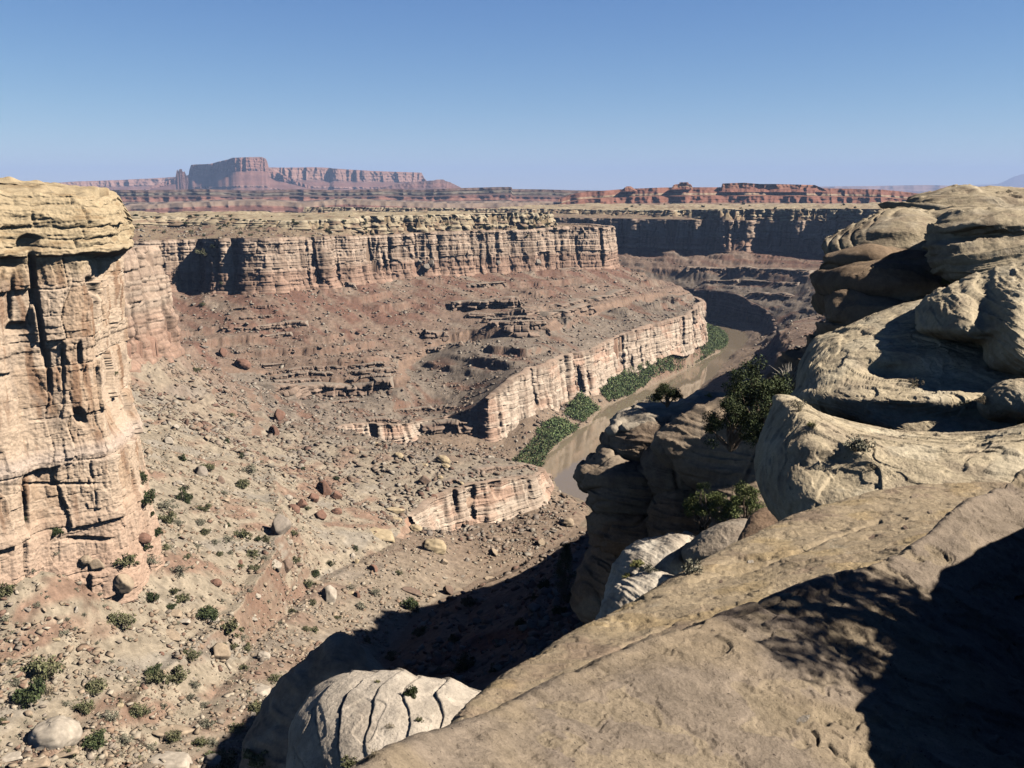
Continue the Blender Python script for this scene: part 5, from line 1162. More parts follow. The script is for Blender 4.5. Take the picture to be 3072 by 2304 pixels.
# picture column, row, width, kind, colour, label
B1 = [
 (433, 545.5, 24, 'round', 'cream', 'big round cream boulder alone below the long yellow slabs'),
 (380, 528, 28, 'slab', 'cream', 'long tilted cream slab left of the big round cream boulder'),
 (415, 528, 13, 'round', 'cream', 'egg-shaped cream boulder between the long slab and the round boulder'),
 (393, 506, 18, 'slab', 'cream', 'layered cream slab resting uphill of the long tilted slab'),
 (396, 516, 13, 'slab', 'cream', 'thin cream slab wedged just above the long tilted slab'),
 (442, 459, 14, 'round', 'cream', 'cream boulder on the flat reddish bench, largest one there'),
 (445, 466, 9, 'round', 'cream', 'small cream rock touching the lower side of the largest bench boulder'),
 (398, 455, 10, 'round', 'cream', 'cream boulder on the bench left of the largest bench boulder'),
 (424.6, 463, 7, 'slab', 'cream', 'low cream rock between the two cream bench boulders'),
 (355, 451, 9, 'round', 'tan', 'pale tan boulder at the foot of the small far spur cliff'),
 (567, 522, 15, 'round', 'tan', 'lone tan boulder on the grey slope beside the river with its shadow'),
 (540, 543, 9, 'block', 'tan', 'pale split rock pair on the grey slope below the lone boulder'),
 (424, 481, 11, 'block', 'dark', 'dark brown block above the left end of the near spur cliff'),
 (440, 477, 6, 'round', 'cream', 'small yellow rock right of the dark brown block above the spur'),
 (461, 483, 6, 'round', 'cream', 'small yellow rock on the rim of the near spur cliff'),
 (278, 416, 13, 'block', 'red', 'dark red block high on the slope under the ledge stack'),
 (275, 431, 12, 'block', 'red', 'cracked red block just below the high dark red block'),
 (325, 489, 18, 'block', 'red', 'large red rock mass at the top of the red boulder cluster'),
 (314, 499, 11, 'block', 'red', 'red rock on the left flank of the red boulder cluster'),
 (336, 496, 10, 'block', 'red', 'red rock at the right edge of the red boulder cluster'),
 (293, 508, 14, 'round', 'red', 'rounded red rock at the lower left of the red boulder cluster'),
 (302, 504, 10, 'block', 'red', 'red block beside the rounded red rock in the cluster'),
 (288, 497, 9, 'round', 'white', 'white rock resting on top of the rounded red rock'),
 (320, 516, 12, 'block', 'red', 'lowest red block of the red boulder cluster'),
 (337, 511, 11, 'round', 'red', 'rounded red rock below the right edge of the red cluster'),
 (278, 527, 22, 'block', 'grey', 'big sharp-edged grey block with a dark face standing on the mid slope'),
 (142, 537, 16, 'round', 'red', 'split red boulder touching the right foot of the left cliff'),
 (86, 559, 14, 'round', 'tan', 'tan boulder under the ledge at the foot of the left cliff'),
 (97, 565, 13, 'block', 'tan', 'dark-sided block just right of the tan boulder under the ledge'),
 (56, 730, 46, 'round', 'white', 'large flat round pale boulder low on the slope in the bottom left corner'),
 (28, 713, 9, 'round', 'tan', 'small tan rock at the left side of the large flat round boulder'),
 (66, 747, 24, 'slab', 'tan', 'tan slab lying just below the large flat round boulder'),
 (172, 752, 38, 'slab', 'white', 'broad pale boulder at the bottom edge left of the green bushes'),
 (213, 760, 20, 'round', 'white', 'rounded pale boulder at the bottom edge between slab and green bushes'),
 (167, 724, 38, 'slab', 'tan', 'long flat tan slab up the slope from the broad bottom boulder'),
 (36, 757, 26, 'slab', 'tan', 'tilted tan slab in the bottom left below the flat round boulder'),
 (12, 752, 20, 'slab', 'white', 'pale slab cut by the left edge near the bottom'),
 (217, 652, 18, 'block', 'tan', 'tan block with a flat top in the middle of the lower slope'),
 (260, 684, 26, 'slab', 'white', 'long pale slab leaning just left of the dark gully shadow'),
 (263, 655, 13, 'round', 'white', 'round pale rock above the long leaning pale slab'),
 (122, 584, 19, 'block', 'tan', 'cream block alone on the slope below the cliff foot'),
 (174, 609, 16, 'slab', 'tan', 'flat tan slab beside the dark green bush in mid slope'),
 (184, 618, 13, 'slab', 'white', 'pale flat slab just below the dark green bush in mid slope'),
 (211, 619, 12, 'block', 'white', 'white pointed block right under the dark green bush'),
 (171, 630, 20, 'slab', 'tan', 'long thin tan slab in the middle of the lower slope'),
 (331, 595, 19, 'block', 'white', 'pointed white boulder at the right side of the lower slope'),
 (318, 581, 10, 'slab', 'tan', 'tan slab uphill of the pointed white boulder'),
 (276, 567, 13, 'block', 'white', 'white block left of the dark angular rock pair'),
 (287, 566, 13, 'block', 'dark', 'dark angular rock next to the white block in mid slope'),
 (297, 562, 10, 'slab', 'dark', 'dark leaning slab right of the dark angular rock'),
 (216, 582, 12, 'round', 'red', 'low round red boulder on the red soil streak'),
 (258, 597, 7, 'block', 'white', 'thin pointed white stone below the round red boulder'),
 (253, 617, 9, 'slab', 'white', 'small white slab on the red soil of the lower slope'),
 (411, 587, 20, 'slab', 'dark', 'dark overhung slab close above the gully shadow edge'),
 (430, 592, 13, 'slab', 'tan', 'tan slab beside the dark overhung slab above the shadow'),
 (448, 591, 11, 'block', 'dark', 'dark block near the middle of the gully shadow edge'),
 (459, 588, 8, 'slab', 'tan', 'pale flat stone right of the dark block at the shadow edge'),
 (373, 568, 9, 'block', 'red', 'small red pinnacle rock on the lower slope above the shadow'),
 (357, 595, 8, 'block', 'red', 'dark red rock near the bend of the gully shadow edge'),
 (492, 553, 9, 'block', 'tan', 'squat pale rock on the grey slope under the spur cliff'),
 (489, 576, 12, 'slab', 'tan', 'pale outcrop slab in the slope just above the shadow edge'),
 (145, 423, 10, 'slab', 'grey', 'grey slab high on the slope beside the cliff corner'),
 (176, 428, 7, 'block', 'white', 'small white block high on the slope right of the cliff'),
 (167, 441, 9, 'block', 'white', 'white rock right of the cliff halfway down the upper slope'),
 (148, 452, 8, 'block', 'tan', 'upright cream rock near the cliff edge on the upper slope'),
 (201, 472, 12, 'block', 'grey', 'grey rock group above the tall dark bush'),
 (221, 480, 9, 'block', 'dark', 'dark upright rock right of the tall dark bush'),
 (224, 497, 12, 'slab', 'tan', 'tan slab with a shaded side below the dark upright rock'),
 (293, 471, 9, 'slab', 'tan', 'tan slab on the right part of the upper slope'),
 (203, 345, 8, 'slab', 'grey', 'grey slab where the slope meets the red ledges'),
 (242, 363, 16, 'round', 'red', 'bulging red rock knob at the left end of the ledge stack'),
 (222, 353, 10, 'block', 'red', 'red block left of the bulging red knob'),
 (596, 290, 4, 'block', 'white', 'tiny white block on the slope below the far promontory'),
 (432, 263.5, 7, 'block', 'grey', 'pale grey block at the top of the grey rock fan'),
 (426, 268, 8, 'block', 'grey', 'largest pale grey block in the grey rock fan'),
 (420, 262, 5, 'block', 'grey', 'small grey block on the left of the grey rock fan'),
 (537, 262, 6, 'block', 'grey', 'grey boulder at the foot of the fluted far cliff'),
 (498, 263, 5, 'block', 'grey', 'grey boulder left of the one at the fluted cliff foot'),
 (513, 279, 5, 'round', 'dark', 'dark round rock on the slope below the fluted cliff'),
 (359, 346, 6, 'block', 'dark', 'dark block on the smooth slope between the ledge stacks'),
]
spots = [(b, cast(b[0], b[1] + b[2] * .22)) for b in B1]
# -- plants: picture column, foot row, width, kind
def leaf_cloud(rs, centres, radii, per, size, cols, flat=.8, jit=.25):
    V, C = [], []
    for c, r in zip(centres, radii):
        n = int(per)
        d = rs.randn(n, 3); d /= np.linalg.norm(d, axis=1, keepdims=True)
        p = c + d * (r * rs.rand(n) ** .45)[:, None] * np.array([1, 1, flat])
        a = rs.randn(n, 3); a /= np.linalg.norm(a, axis=1, keepdims=True)
        b = np.cross(a, rs.randn(n, 3)); b /= np.linalg.norm(b, axis=1, keepdims=True)
        s = size * rs.uniform(.6, 1.4, n)[:, None]
        q = np.stack([p - a * s - b * s * .5, p + a * s * .9 - b * s * .35, p + a * s + b * s * .45, p - a * s * .8 + b * s * .5], 1)
        V.append(q)
        k = rs.choice(len(cols), n); cc = np.array(cols)[k] * rs.uniform(.75, 1.25, n)[:, None] * rs.uniform(.85, 1.15)
        C.append(np.repeat(cc[:, None], 4, 1))
    return np.concatenate(V).reshape(-1, 3), np.concatenate(C).reshape(-1, 3)
def twigs(rs, root, tips, r0, col, seg=4, wob=.12, sides=5):
    V, Q, C = [], [], []
    off = 0
    for t in tips:
        t = np.array(t, float); L = np.linalg.norm(t - root)
        pts = np.array([lerp(root, t, k / seg) + (0 if k in (0,) else 1) * rs.randn(3) * wob * L * (.5 if k == seg else 1) * .35 for k in range(seg + 1)])
        for k in range(seg + 1):
            r = r0 * (1 - .8 * k / seg)
            dirv = pts[min(k + 1, seg)] - pts[max(k - 1, 0)]; dirv /= np.linalg.norm(dirv) + 1e-9
            a = np.cross(dirv, [.3, .9, .2]); a /= np.linalg.norm(a) + 1e-9; b = np.cross(dirv, a)
            for j in range(sides):
                an = 2 * np.pi * j / sides
                V.append(pts[k] + (a * np.cos(an) + b * np.sin(an)) * r)
        for k in range(seg):
            for j in range(sides):
                Q.append((off + k * sides + j, off + k * sides + (j + 1) % sides, off + (k + 1) * sides + (j + 1) % sides, off + (k + 1) * sides + j))
        off = len(V)
    V = np.array(V)
    return V, np.array(Q), np.broadcast_to(np.array(col), V.shape)
def leaf_mat():
    m, nt, b = mat_base('foliage', .75)
    at = node(nt, 'ShaderNodeAttribute', attribute_name='Col')
    oi = node(nt, 'ShaderNodeObjectInfo')
    hs = node(nt, 'ShaderNodeHueSaturation')
    mr = node(nt, 'ShaderNodeMapRange'); mr.inputs[3].default_value = .8; mr.inputs[4].default_value = 1.25
    nt.links.new(oi.outputs['Random'], mr.inputs[0]); nt.links.new(mr.outputs[0], hs.inputs['Value'])
    nt.links.new(at.outputs['Color'], hs.inputs['Color']); nt.links.new(hs.outputs[0], b.inputs['Base Color'])
    return m
M_LEAF = leaf_mat()
M_BARK = rock_mat('bark', (14.0,), amt=.3, bump=((30, .01),), coords='obj')
GRN = [(.115, .115, .055), (.145, .14, .075), (.085, .09, .042), (.17, .155, .09)]
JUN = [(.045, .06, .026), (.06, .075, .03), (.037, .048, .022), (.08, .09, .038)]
SAGE = [(.20, .19, .135), (.24, .225, .165), (.165, .16, .11), (.27, .245, .18)]
DRY = [(.27, .215, .14), (.33, .27, .18), (.20, .155, .105), (.15, .14, .08)]
YEL = [(.22, .21, .07), (.28, .25, .09), (.16, .165, .06)]
PKIND = {'green': (GRN, 26, 60, .055, (1, 1, .78)), 'dark': (JUN, 26, 66, .055, (1, 1, .85)), 'tall': (JUN, 28, 60, .05, (.8, .8, 1.35)), 'sage': (SAGE, 22, 46, .045, (1, 1, .66)), 'dry': (DRY, 18, 26, .04, (1, 1, .7)), 'yellow': (YEL, 22, 50, .05, (1, 1, .75))}
def bush_mesh(kind, seed):
    rs = np.random.RandomState(seed)
    cols, nc, per, sz, sh = PKIND[kind]
    d = rs.randn(nc, 3); d[:, 2] = np.abs(d[:, 2]) * .9 + .05; d /= np.linalg.norm(d, axis=1, keepdims=True)
    c = d * (.10 + .32 * rs.rand(nc))[:, None] * np.array(sh); c[:, :2] += rs.randn(2) * .06; c += rs.randn(nc, 3) * .04; c[:, 2] += .10
    r = rs.uniform(.08, .16, nc)
    V, C = leaf_cloud(rs, c, r, per, sz * .5, cols)
    tv, tq, tc = twigs(rs, np.array([0, 0, -.05]), c[:9], .016, (.15, .115, .085))
    nV = len(V)
    q = np.arange(nV).reshape(-1, 4)
    return make_mesh(kind + '_bush', np.vstack([V, tv]), quads=np.vstack([q, tq + nV]), col=np.vstack([C, tc]) / ALB, smooth=False)
PM = {k: [bush_mesh(k, 60 + 5 * j + len(k)) for j in range(4)] for k in PKIND}
for k in PM:
    for me in PM[k]: me.materials.append(M_LEAF)
PL = [  # u, v (centre), width, kind -- on the near talus
 (142, 477, 18, 'tall'), (143.5, 497, 22, 'dark'), (165, 501.5, 20, 'sage'), (187.5, 497, 18, 'tall'), (205, 506, 14, 'green'), (184, 456.8, 11, 'dark'), (209, 464.5, 14, 'green'), (178, 426.7, 7, 'sage'), (228, 440, 9, 'dark'), (231.5, 414, 6, 'green'),
 (240.7, 456.8, 6, 'tall'), (250, 468, 14, 'sage'), (240.7, 483, 14, 'green'), (223.7, 492, 8, 'sage'), (168, 517, 17, 'green'), (178, 521, 12, 'sage'), (151, 514, 7, 'dark'), (156.6, 531, 12, 'dark'), (199, 521, 11, 'sage'), (203, 530, 13, 'green'), (228, 524.7, 6, 'tall'), (228, 537, 15, 'sage'),
 (242, 534, 15, 'green'), (214.5, 541, 10, 'sage'), (197.5, 544.7, 8, 'sage'), (165, 546, 10, 'green'), (144, 545, 15, 'dark'), (150, 557, 18, 'sage'), (128, 560, 21, 'green'), (179, 567, 17, 'sage'), (187, 556, 7, 'green'), (218, 553, 9, 'green'), (230, 551, 9, 'sage'), (253, 551.6, 13, 'green'), (264, 556, 9, 'sage'),
 (265, 538.5, 9, 'green'), (257.7, 538.5, 7, 'dark'), (293, 532, 9, 'green'), (294.7, 558.6, 10, 'green'), (273, 561.7, 9, 'green'), (254.6, 566, 11, 'green'), (240, 566, 7, 'green'), (330, 563, 9, 'green'), (315, 572, 13, 'dark'), (307, 583, 12, 'green'), (54, 531, 13, 'dark'), (26, 518, 5, 'tall'),
 (6, 590, 22, 'green'), (115, 372.7, 6, 'green'), (196, 369, 8, 'green'), (293, 450, 7, 'green'), (264, 452, 7, 'sage'), (302, 467.6, 5, 'dark'), (336, 478, 6, 'dark'), (261, 461, 5, 'sage'), (307, 507.7, 6, 'green'),
 (151, 597, 13, 'dark'), (184, 596, 15, 'green'), (174, 590, 9, 'green'), (172, 606, 9, 'dark'), (205, 610, 23, 'dark'), (118, 619, 23, 'green'), (227, 627, 23, 'green'), (243, 636, 12, 'sage'), (246, 647, 12, 'green'), (233, 645, 9, 'green'), (224, 643, 6, 'green'), (188, 653, 16, 'green'), (40, 666, 33, 'green'), (29, 692, 31, 'dark'), (54, 687, 19, 'dry'),
 (93, 684, 22, 'green'), (157, 677, 20, 'green'), (154, 668, 16, 'dark'), (176, 673, 22, 'green'), (85.6, 706, 19, 'green'), (111, 715, 17, 'sage'), (138, 709, 19, 'green'), (146, 711, 9, 'sage'), (95, 737, 25, 'dark'), (127, 737, 18, 'sage'), (164, 704, 9, 'sage'), (207, 720, 18, 'sage'), (239, 727, 17, 'green'), (174, 736, 17, 'green'), (199, 741, 14, 'green'), (212, 740, 14, 'sage'),
 (256, 707, 17, 'green'), (226, 755, 32, 'dark'), (256, 756, 32, 'green'), (71, 752, 14, 'green'), (191, 696, 10, 'sage'), (194, 683, 14, 'sage'), (205, 703, 12, 'sage'), (245, 666, 9, 'green'), (311, 602, 9, 'green'), (293, 610, 8, 'green'), (315, 629, 9, 'green'), (305.5, 628, 8, 'green'), (275, 677, 11, 'green'), (200, 652, 9, 'sage'), (3, 719, 9, 'green'), (338, 617, 7, 'green'),
 (375, 590, 12, 'sage'), (360, 605, 13, 'sage'), (350, 586, 9, 'sage'), (356, 548, 7, 'tall'), (412, 603, 19, 'dark'), (471, 601, 15, 'dark'), (398, 572, 7, 'green'), (444, 548, 7, 'sage'), (64, 631, 10, 'sage'), (37, 604, 8, 'sage'), (33, 570, 8, 'sage'), (57, 552, 6, 'sage'), (75, 628, 6, 'sage'), (68, 618, 7, 'sage'), (84, 614, 5, 'sage'), (104, 605, 6, 'sage'), (47, 596, 6, 'sage'), (11, 660, 12, 'sage'),
 (4, 617, 10, 'sage'), (76, 588, 5, 'sage'), (100, 593, 6, 'sage'), (60, 580, 5, 'sage'), (130, 639, 6, 'sage'), (97, 642, 6, 'sage'), (66, 702, 10, 'sage'), (112, 660, 8, 'sage'), (136, 690, 8, 'dry'), (178, 622, 7, 'sage'), (250, 590, 6, 'sage'), (268, 600, 6, 'sage'), (280, 622, 6, 'sage'), (222, 600, 6, 'sage'), (16, 681, 12, 'sage'), (150, 745, 12, 'sage'), (120, 752, 10, 'dry')]
PR = [  # on the rim rocks
 (412, 692.5, 15, 'dark', 'small dark bush growing on the top of the whitish dome'), (377, 681, 5, 'yellow', 'tiny tuft in a groove high on the whitish dome'), (419, 719.5, 7, 'green', 'little green plant in the middle of the whitish dome'), (391, 725, 9, 'dry', 'dry twiggy plant in the central groove of the whitish dome'),
 (348, 760, 20, 'green', 'green bush at the bottom edge in front of the whitish dome'), (372, 752, 14, 'dry', 'bare dry twigs at the lower right foot of the whitish dome'),
 (638, 563, 13, 'yellow', 'yellow-green bush between the two white rocks'), (650, 567.5, 15, 'sage', 'grey bush right of the yellow-green bush between white rocks'), (627, 575, 8, 'yellow', 'small yellow bush at the left below the yellow-green bush'), (690, 566, 24, 'sage', 'grey shrub in the hollow under the flat-topped tan boulder'),
 (860, 441, 33, 'sage', 'bushy grey-green shrub standing out on the big rounded dome'), (875, 465, 14, 'dry', 'small twiggy plant in the crack below the grey-green shrub'), (795, 401, 17, 'dry', 'bare twig bush where the two domes meet'), (811, 424, 9, 'yellow', 'dry grass clump at the shoulder of the big dome'),
 (917, 381, 17, 'dry', 'dry tuft in the ledge crack of the upper dome'), (966, 402, 14, 'sage', 'grey plant in the groove under the upper dome'), (985, 398, 15, 'dry', 'brown tuft next to the low boulder at the right'), (653, 398, 14, 'green', 'small bush left of the juniper on the outcrop top'), (709, 395, 7, 'yellow', 'yellow plant on the outcrop top right of the juniper'),
 (945, 281, 9, 'yellow', 'bright green tuft at the top edge of the huge round boulder')]
PF = [(205, 252, 16, 'green'), (214, 247, 8, 'dark'), (202, 304.6, 6, 'green'), (222, 283, 5, 'green')]
rsf = np.random.RandomState(77)
for k in range(130):
    PF.append((float(rsf.uniform(130, 560)), float(rsf.uniform(214, 236)), float(rsf.uniform(2.2, 5.0)), ['green', 'dark', 'sage'][k % 3]))
for k in range(26):
    PF.append((float(rsf.uniform(600, 880)), float(rsf.uniform(200, 212)), float(rsf.uniform(2.0, 3.6)), ['green', 'dark'][k % 2]))
SHADE = [(466, 662, 24, 'tall'), (452, 640, 13, 'dark'), (392, 655, 14, 'dark'), (420, 630, 15, 'dark'), (500, 640, 14, 'sage'), (545, 585, 14, 'dark'), (533, 597, 11, 'dark'), (520, 622, 12, 'dark'), (560, 610, 14, 'dark'), (368, 640, 10, 'dark'), (440, 670, 12, 'sage'), (492, 668, 12, 'dark')]
scrub(3600, 991)
casts = [(p, cast(p[0], p[1] + p[2] * .30)) for p in PL]
rcasts = [(p, cast(p[0], p[1] + p[2] * .28)) for p in PR]
fcasts = [(p, cast(p[0], p[1] + p[2] * .2)) for p in PF]
scasts = [(p, cast(p[0], p[1] + p[2] * .3)) for p in SHADE]
TREES = [(565, 604, 30, 64, 'dark tapering pine rising against the lit slope at the edge of shadow', 'pine_tree'), (667, 405, 34, 24, 'juniper tree on the top ledge of the dark outcrop', 'juniper_tree'),
         (755, 420, 74, 66, 'large dark juniper standing before the far canyon at the end of the rim', 'juniper_tree'), (730, 446, 62, 60, 'dense dark juniper leaning left of the large juniper', 'juniper_tree'), (770, 462, 60, 76, 'shaded juniper beside the upper dome below the large juniper', 'juniper_tree'),
         (704, 532, 46, 60, 'left sunlit juniper of the pair behind the flat-topped boulder', 'juniper_tree'), (744, 530, 50, 60, 'right sunlit juniper of the pair behind the flat-topped boulder', 'juniper_tree')]
tcasts = [(t, cast(t[0], t[1])) for t in TREES]
tree_over = {0: None, 1: 60.0, 2: 49.0, 3: 47.5, 4: 46.0, 5: 47.0, 6: 46.6}
gcasts = [((u, v, w, n, lab, c), cast(u, v)) for u, v, w, n, lab, c in ((789, 381, 17, 70, 'pale dry grass clump against the left end of the upper dome', (.52, .46, .38)), (800, 410, 10, 40, 'low dry grass clump on the shoulder of the big dome', (.40, .34, .22)), (813, 428, 9, 40, 'upright straw grass tuft in the crack of the big dome', (.42, .36, .2)))]
# loose flakes lying on the slabs
FLK = [(801, 721, 19, 'white', 'largest pale loose flake lying on the slab left of the dark corner shadow'), (805, 549, 11, 'cream', 'striped yellowish flake stuck on the pale ramp'), (871, 538.5, 12, 'dark', 'dark curled flake on the upper part of the pale ramp'), (750, 563, 12, 'white', 'thin pale flake near the outer edge of the pale ramp'),
       (905, 528, 9, 'dark', 'small dark flake uphill of the curled one on the ramp'), (914, 497, 12, 'tan', 'tan flake lying near the top edge of the ramp under the big dome'), (930, 512, 8, 'tan', 'small tan flake near the upper right end of the ramp'), (721, 582, 7, 'dark', 'small dark rock chip on the lower ramp')]
for (u, v, w, c, lab), (loc, nr) in [(q, cast(q[0], q[1])) for q in FLK]:
    if loc is None: continue
    s = w / F * depth(loc); nr = (Vector((abs(nr.x) * -.3, -.15, 1.0))).normalized()
    o = link('rock_flake', BMESH[(c, 'slab', int(u) % 2)], loc=loc - nr * .02 * s)
    o.scale = (s, s * .62, s * .28); o.rotation_mode = 'QUATERNION'; o.rotation_quaternion = nr.to_track_quat('Z', 'X')
    tag(o, lab, 'rock flake', 'loose flakes on the slabs')
# build boulders
for b, (p, nr) in spots:
    if p is None: continue
    u, v, w, t, c, lab = b
    s = w / F * depth(p) * 1.05
    o = link('boulder', BMESH[(c, t, int(u) % 2)], loc=p - Vector((0, 0, .12 * s)))
    asp = 1.0 if t == 'round' else (.62 if t == 'slab' else 1.0)
    o.scale = (s, s * .9, s * asp); o.rotation_euler = (random.Random(u).uniform(-.2, .2), random.Random(v).uniform(-.25, .25), random.Random(u + v).uniform(-.5, .5) + (0 if t != 'block' else u))
    tag(o, lab, 'boulder', 'boulders on the talus slopes')
# unlisted middling rocks, told apart by nothing
rs = np.random.RandomState(31)
got = 0
for k in range(3000):
    if got >= 170: break
    u, v = rs.uniform(0, 560), rs.uniform(430, 766)
    if any(abs(u - b[0]) < b[2] * .8 and abs(v - b[1]) < b[2] * .7 for b in B1): continue
    a, bb = ray(u, v)
    D = np.exp(np.linspace(math.log(120), math.log(620), 400)); zz = height(a * D, D); hit = np.where(zz > bb * D)[0]
    if len(hit) == 0: continue
    Dk = D[hit[0]]; z, zone, *_ = height(np.array([a * Dk]), np.array([Dk]), True)
    if zone[0] not in (4, 6, 8): continue
    c = ['tan', 'white', 'grey', 'tan', 'red', 'cream'][rs.randint(6)]; t = ['slab', 'block'][rs.randint(2)]
    s = rs.uniform(3.2, 8.5) / F * Dk
    o = link('boulder', BMESH[(c, t, rs.randint(2))], loc=(a * Dk, Dk, z[0] - .1 * s))
    o.scale = (s, s * rs.uniform(.6, 1), s * rs.uniform(.5, .9)); o.rotation_euler = (rs.uniform(-.3, .3), rs.uniform(-.3, .3), rs.uniform(0, 6.3))
    cw = {'tan': 'tan', 'white': 'pale', 'grey': 'grey', 'red': 'reddish', 'cream': 'yellowish'}[c]
    tag(o, 'small %s %s among the many stones of the near talus slope' % (cw, 'flat slab' if t == 'slab' else 'angular block'), 'boulder', 'small rocks strewn over the near talus')
    got += 1
# build bushes
LM = [(136, 520, 'the right foot of the left cliff'), (56, 730, 'the large flat round boulder'), (278, 527, 'the sharp-edged grey block'), (433, 546, 'the big round cream boulder'), (380, 528, 'the long tilted cream slab'), (172, 752, 'the broad pale bottom boulder'),
      (260, 684, 'the long leaning pale slab'), (331, 597, 'the pointed white boulder'), (217, 652, 'the flat-topped tan block'), (122, 584, 'the lone cream block'), (216, 582, 'the low round red boulder'), (314, 500, 'the red boulder cluster'), (30, 545, 'the recess in the left cliff foot'), (411, 587, 'the dark overhung slab'), (242, 363, 'the bulging red knob')]
KW = {'green': 'olive green bush', 'dark': 'dark green bush', 'tall': 'upright dark green bush', 'sage': 'grey sagebrush', 'dry': 'dry brown bush', 'yellow': 'yellow-green bush'}
ORD = ['nearest', 'second', 'third', 'fourth', 'fifth', 'sixth', 'seventh', 'eighth', 'ninth', 'tenth', 'eleventh', 'twelfth']
bk = {}
for i, (p, (loc, nr)) in enumerate(casts):
    u, v, w, kd = p
    m = min(LM, key=lambda q: math.hypot(q[0] - u, (q[1] - v)))
    dx, dy = u - m[0], v - m[1]
    dr = ('above' if dy < 0 else 'below') if abs(dy) > abs(dx) else ('left of' if dx < 0 else 'right of')
    bk.setdefault((kd, dr, m[2]), []).append((math.hypot(dx, dy), i))
labs = {}
for (kd, dr, lm), L in bk.items():
    L.sort()
    for r, (_, i) in enumerate(L):
        labs[i] = ('%s closest %s %s' % (KW[kd], dr, lm)) if len(L) == 1 or r == 0 else ('%s %s in distance %s %s' % (KW[kd], ORD[r], dr, lm))
def plant(p, loc, lab, grp, name='bush', cat='bush', seed=0):
    u, v, w, kd = p[:4]
    s = w / F * depth(loc) * 1.42
    o = link(name, PM[kd][(int(u * 7 + v) + seed) % 4], loc=loc - Vector((0, 0, .06 * s)))
    o.scale = (s, s, s * (1.0 + .15 * math.sin(u * 3.3))); o.rotation_euler = (0, 0, u * 1.7)
    tag(o, lab, cat, grp)
    return o
for i, (p, (loc, nr)) in enumerate(casts):
    if loc is None: continue
    plant(p, loc, labs[i], 'bushes on the near talus slope', 'sagebrush' if p[3] == 'sage' else 'bush')
for p, (loc, nr) in rcasts:
    if loc is not None: plant(p, loc, p[4], 'plants on the rim rocks')
for p, (loc, nr) in fcasts:
    if loc is not None and loc.y > 300: plant(p, loc, 'tiny %s far off on the canyon rim table land' % {'green': 'green shrub', 'dark': 'dark shrub', 'sage': 'grey shrub'}[p[3]], 'shrubs on the far table land', 'shrub', 'shrub')
for k, (p, (loc, nr)) in enumerate(scasts):
    if loc is not None: plant(p, loc, 'dark bush in the deep shade of the gully, %s from the left' % (['first'] + ORD[1:])[sorted(range(len(SHADE)), key=lambda q: SHADE[q][0]).index(k)], 'bushes in the gully shade')
# grass clumps
for (u, v, w, n, lab, c), (loc, nr) in gcasts:
    if loc is None: continue
    rs = np.random.RandomState(int(u)); s = w / F * depth(loc)
    V, Q, C = [], [], []
    for k in range(n):
        b0 = np.array([rs.randn() * .12, rs.randn() * .12, -.1]) * s; tip = b0 + np.array([rs.randn() * .4, rs.randn() * .4, rs.uniform(.6, 1.2)]) * s
        wd = np.array([rs.randn(), rs.randn(), 0]); wd = wd / np.linalg.norm(wd) * s * .018; md = lerp(b0, tip, .55) + np.array([0, 0, .1 * s])
        i0 = len(V); V += [b0 - wd, b0 + wd, md + wd, md - wd, tip + wd * .2, tip - wd * .2]; Q += [(i0, i0 + 1, i0 + 2, i0 + 3), (i0 + 3, i0 + 2, i0 + 4, i0 + 5)]; C += [np.array(c) * rs.uniform(.7, 1.2)] * 6
    o = link('grass_clump', make_mesh('grass_clump', np.array(V), quads=np.array(Q), col=np.array(C) / ALB * .8, smooth=False), M_LEAF, loc=loc)
    tag(o, lab, 'grass clump')
# trees with trunk and crown
def tree(loc, Hh, Wd, seed, lab, name, cols, lean=0.0, conical=False, dens=1.0):
    rs = np.random.RandomState(seed)
    root = bpy.data.objects.new(name, None); COL.objects.link(root); root.location = loc
    nc = int(46 * dens)
    if conical:
        t = rs.rand(nc) ** .8; an = rs.uniform(0, 6.28, nc); rr = (1 - t * .85) * Wd * .5 * rs.uniform(.4, 1, nc)
        c = np.stack([np.cos(an) * rr, np.sin(an) * rr, Hh * (.12 + .84 * t)], -1); r = Wd * (.10 + .12 * (1 - t))
    else:
        d = rs.randn(nc, 3); d[:, 2] = np.abs(d[:, 2]) * .8 - .12; d /= np.linalg.norm(d, axis=1, keepdims=True)
        q = (.35 + .65 * rs.rand(nc) ** .5)
        c = d * q[:, None] * np.array([Wd * .44, Wd * .44, Hh * .56]) + np.array([0, 0, Hh * .34]); c[:, 0] += lean * c[:, 2]
        r = Wd * rs.uniform(.07, .16, nc)
    V, C = leaf_cloud(rs, c, r, 210, Wd * .013, cols, .85)
    cr = link('crown', make_mesh('crown', V, quads=np.arange(len(V)).reshape(-1, 4), col=C / ALB, smooth=False), M_LEAF, parent=root)
    tv, tq, tc = twigs(rs, np.array([0, 0, -.08 * Hh]), list(c[:14] * .95) + [np.array([lean * Hh * .6, 0, Hh * .62])] * 1, Wd * .032, (.16, .12, .09), seg=5, sides=7)
    link('trunk', make_mesh('trunk', tv, quads=tq, col=tc / ALB), M_BARK, parent=root)
    tag(root, lab, 'tree', 'trees on the rim and gully')
    return root
for k, (t, (loc, nr)) in enumerate(tcasts):
    u, v, w, h, lab, nm = t
    D = tree_over[k]
    if D is None: D = depth(loc)
    else: loc = Vector(pY(u, v, D).tolist())
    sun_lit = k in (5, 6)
    tree(loc, h / F * D * 1.03, w / F * D, 700 + k, lab, nm, ([(.11, .13, .045), (.15, .165, .06), (.08, .10, .04)] if sun_lit else JUN), conical=(k == 0), dens=1.0)
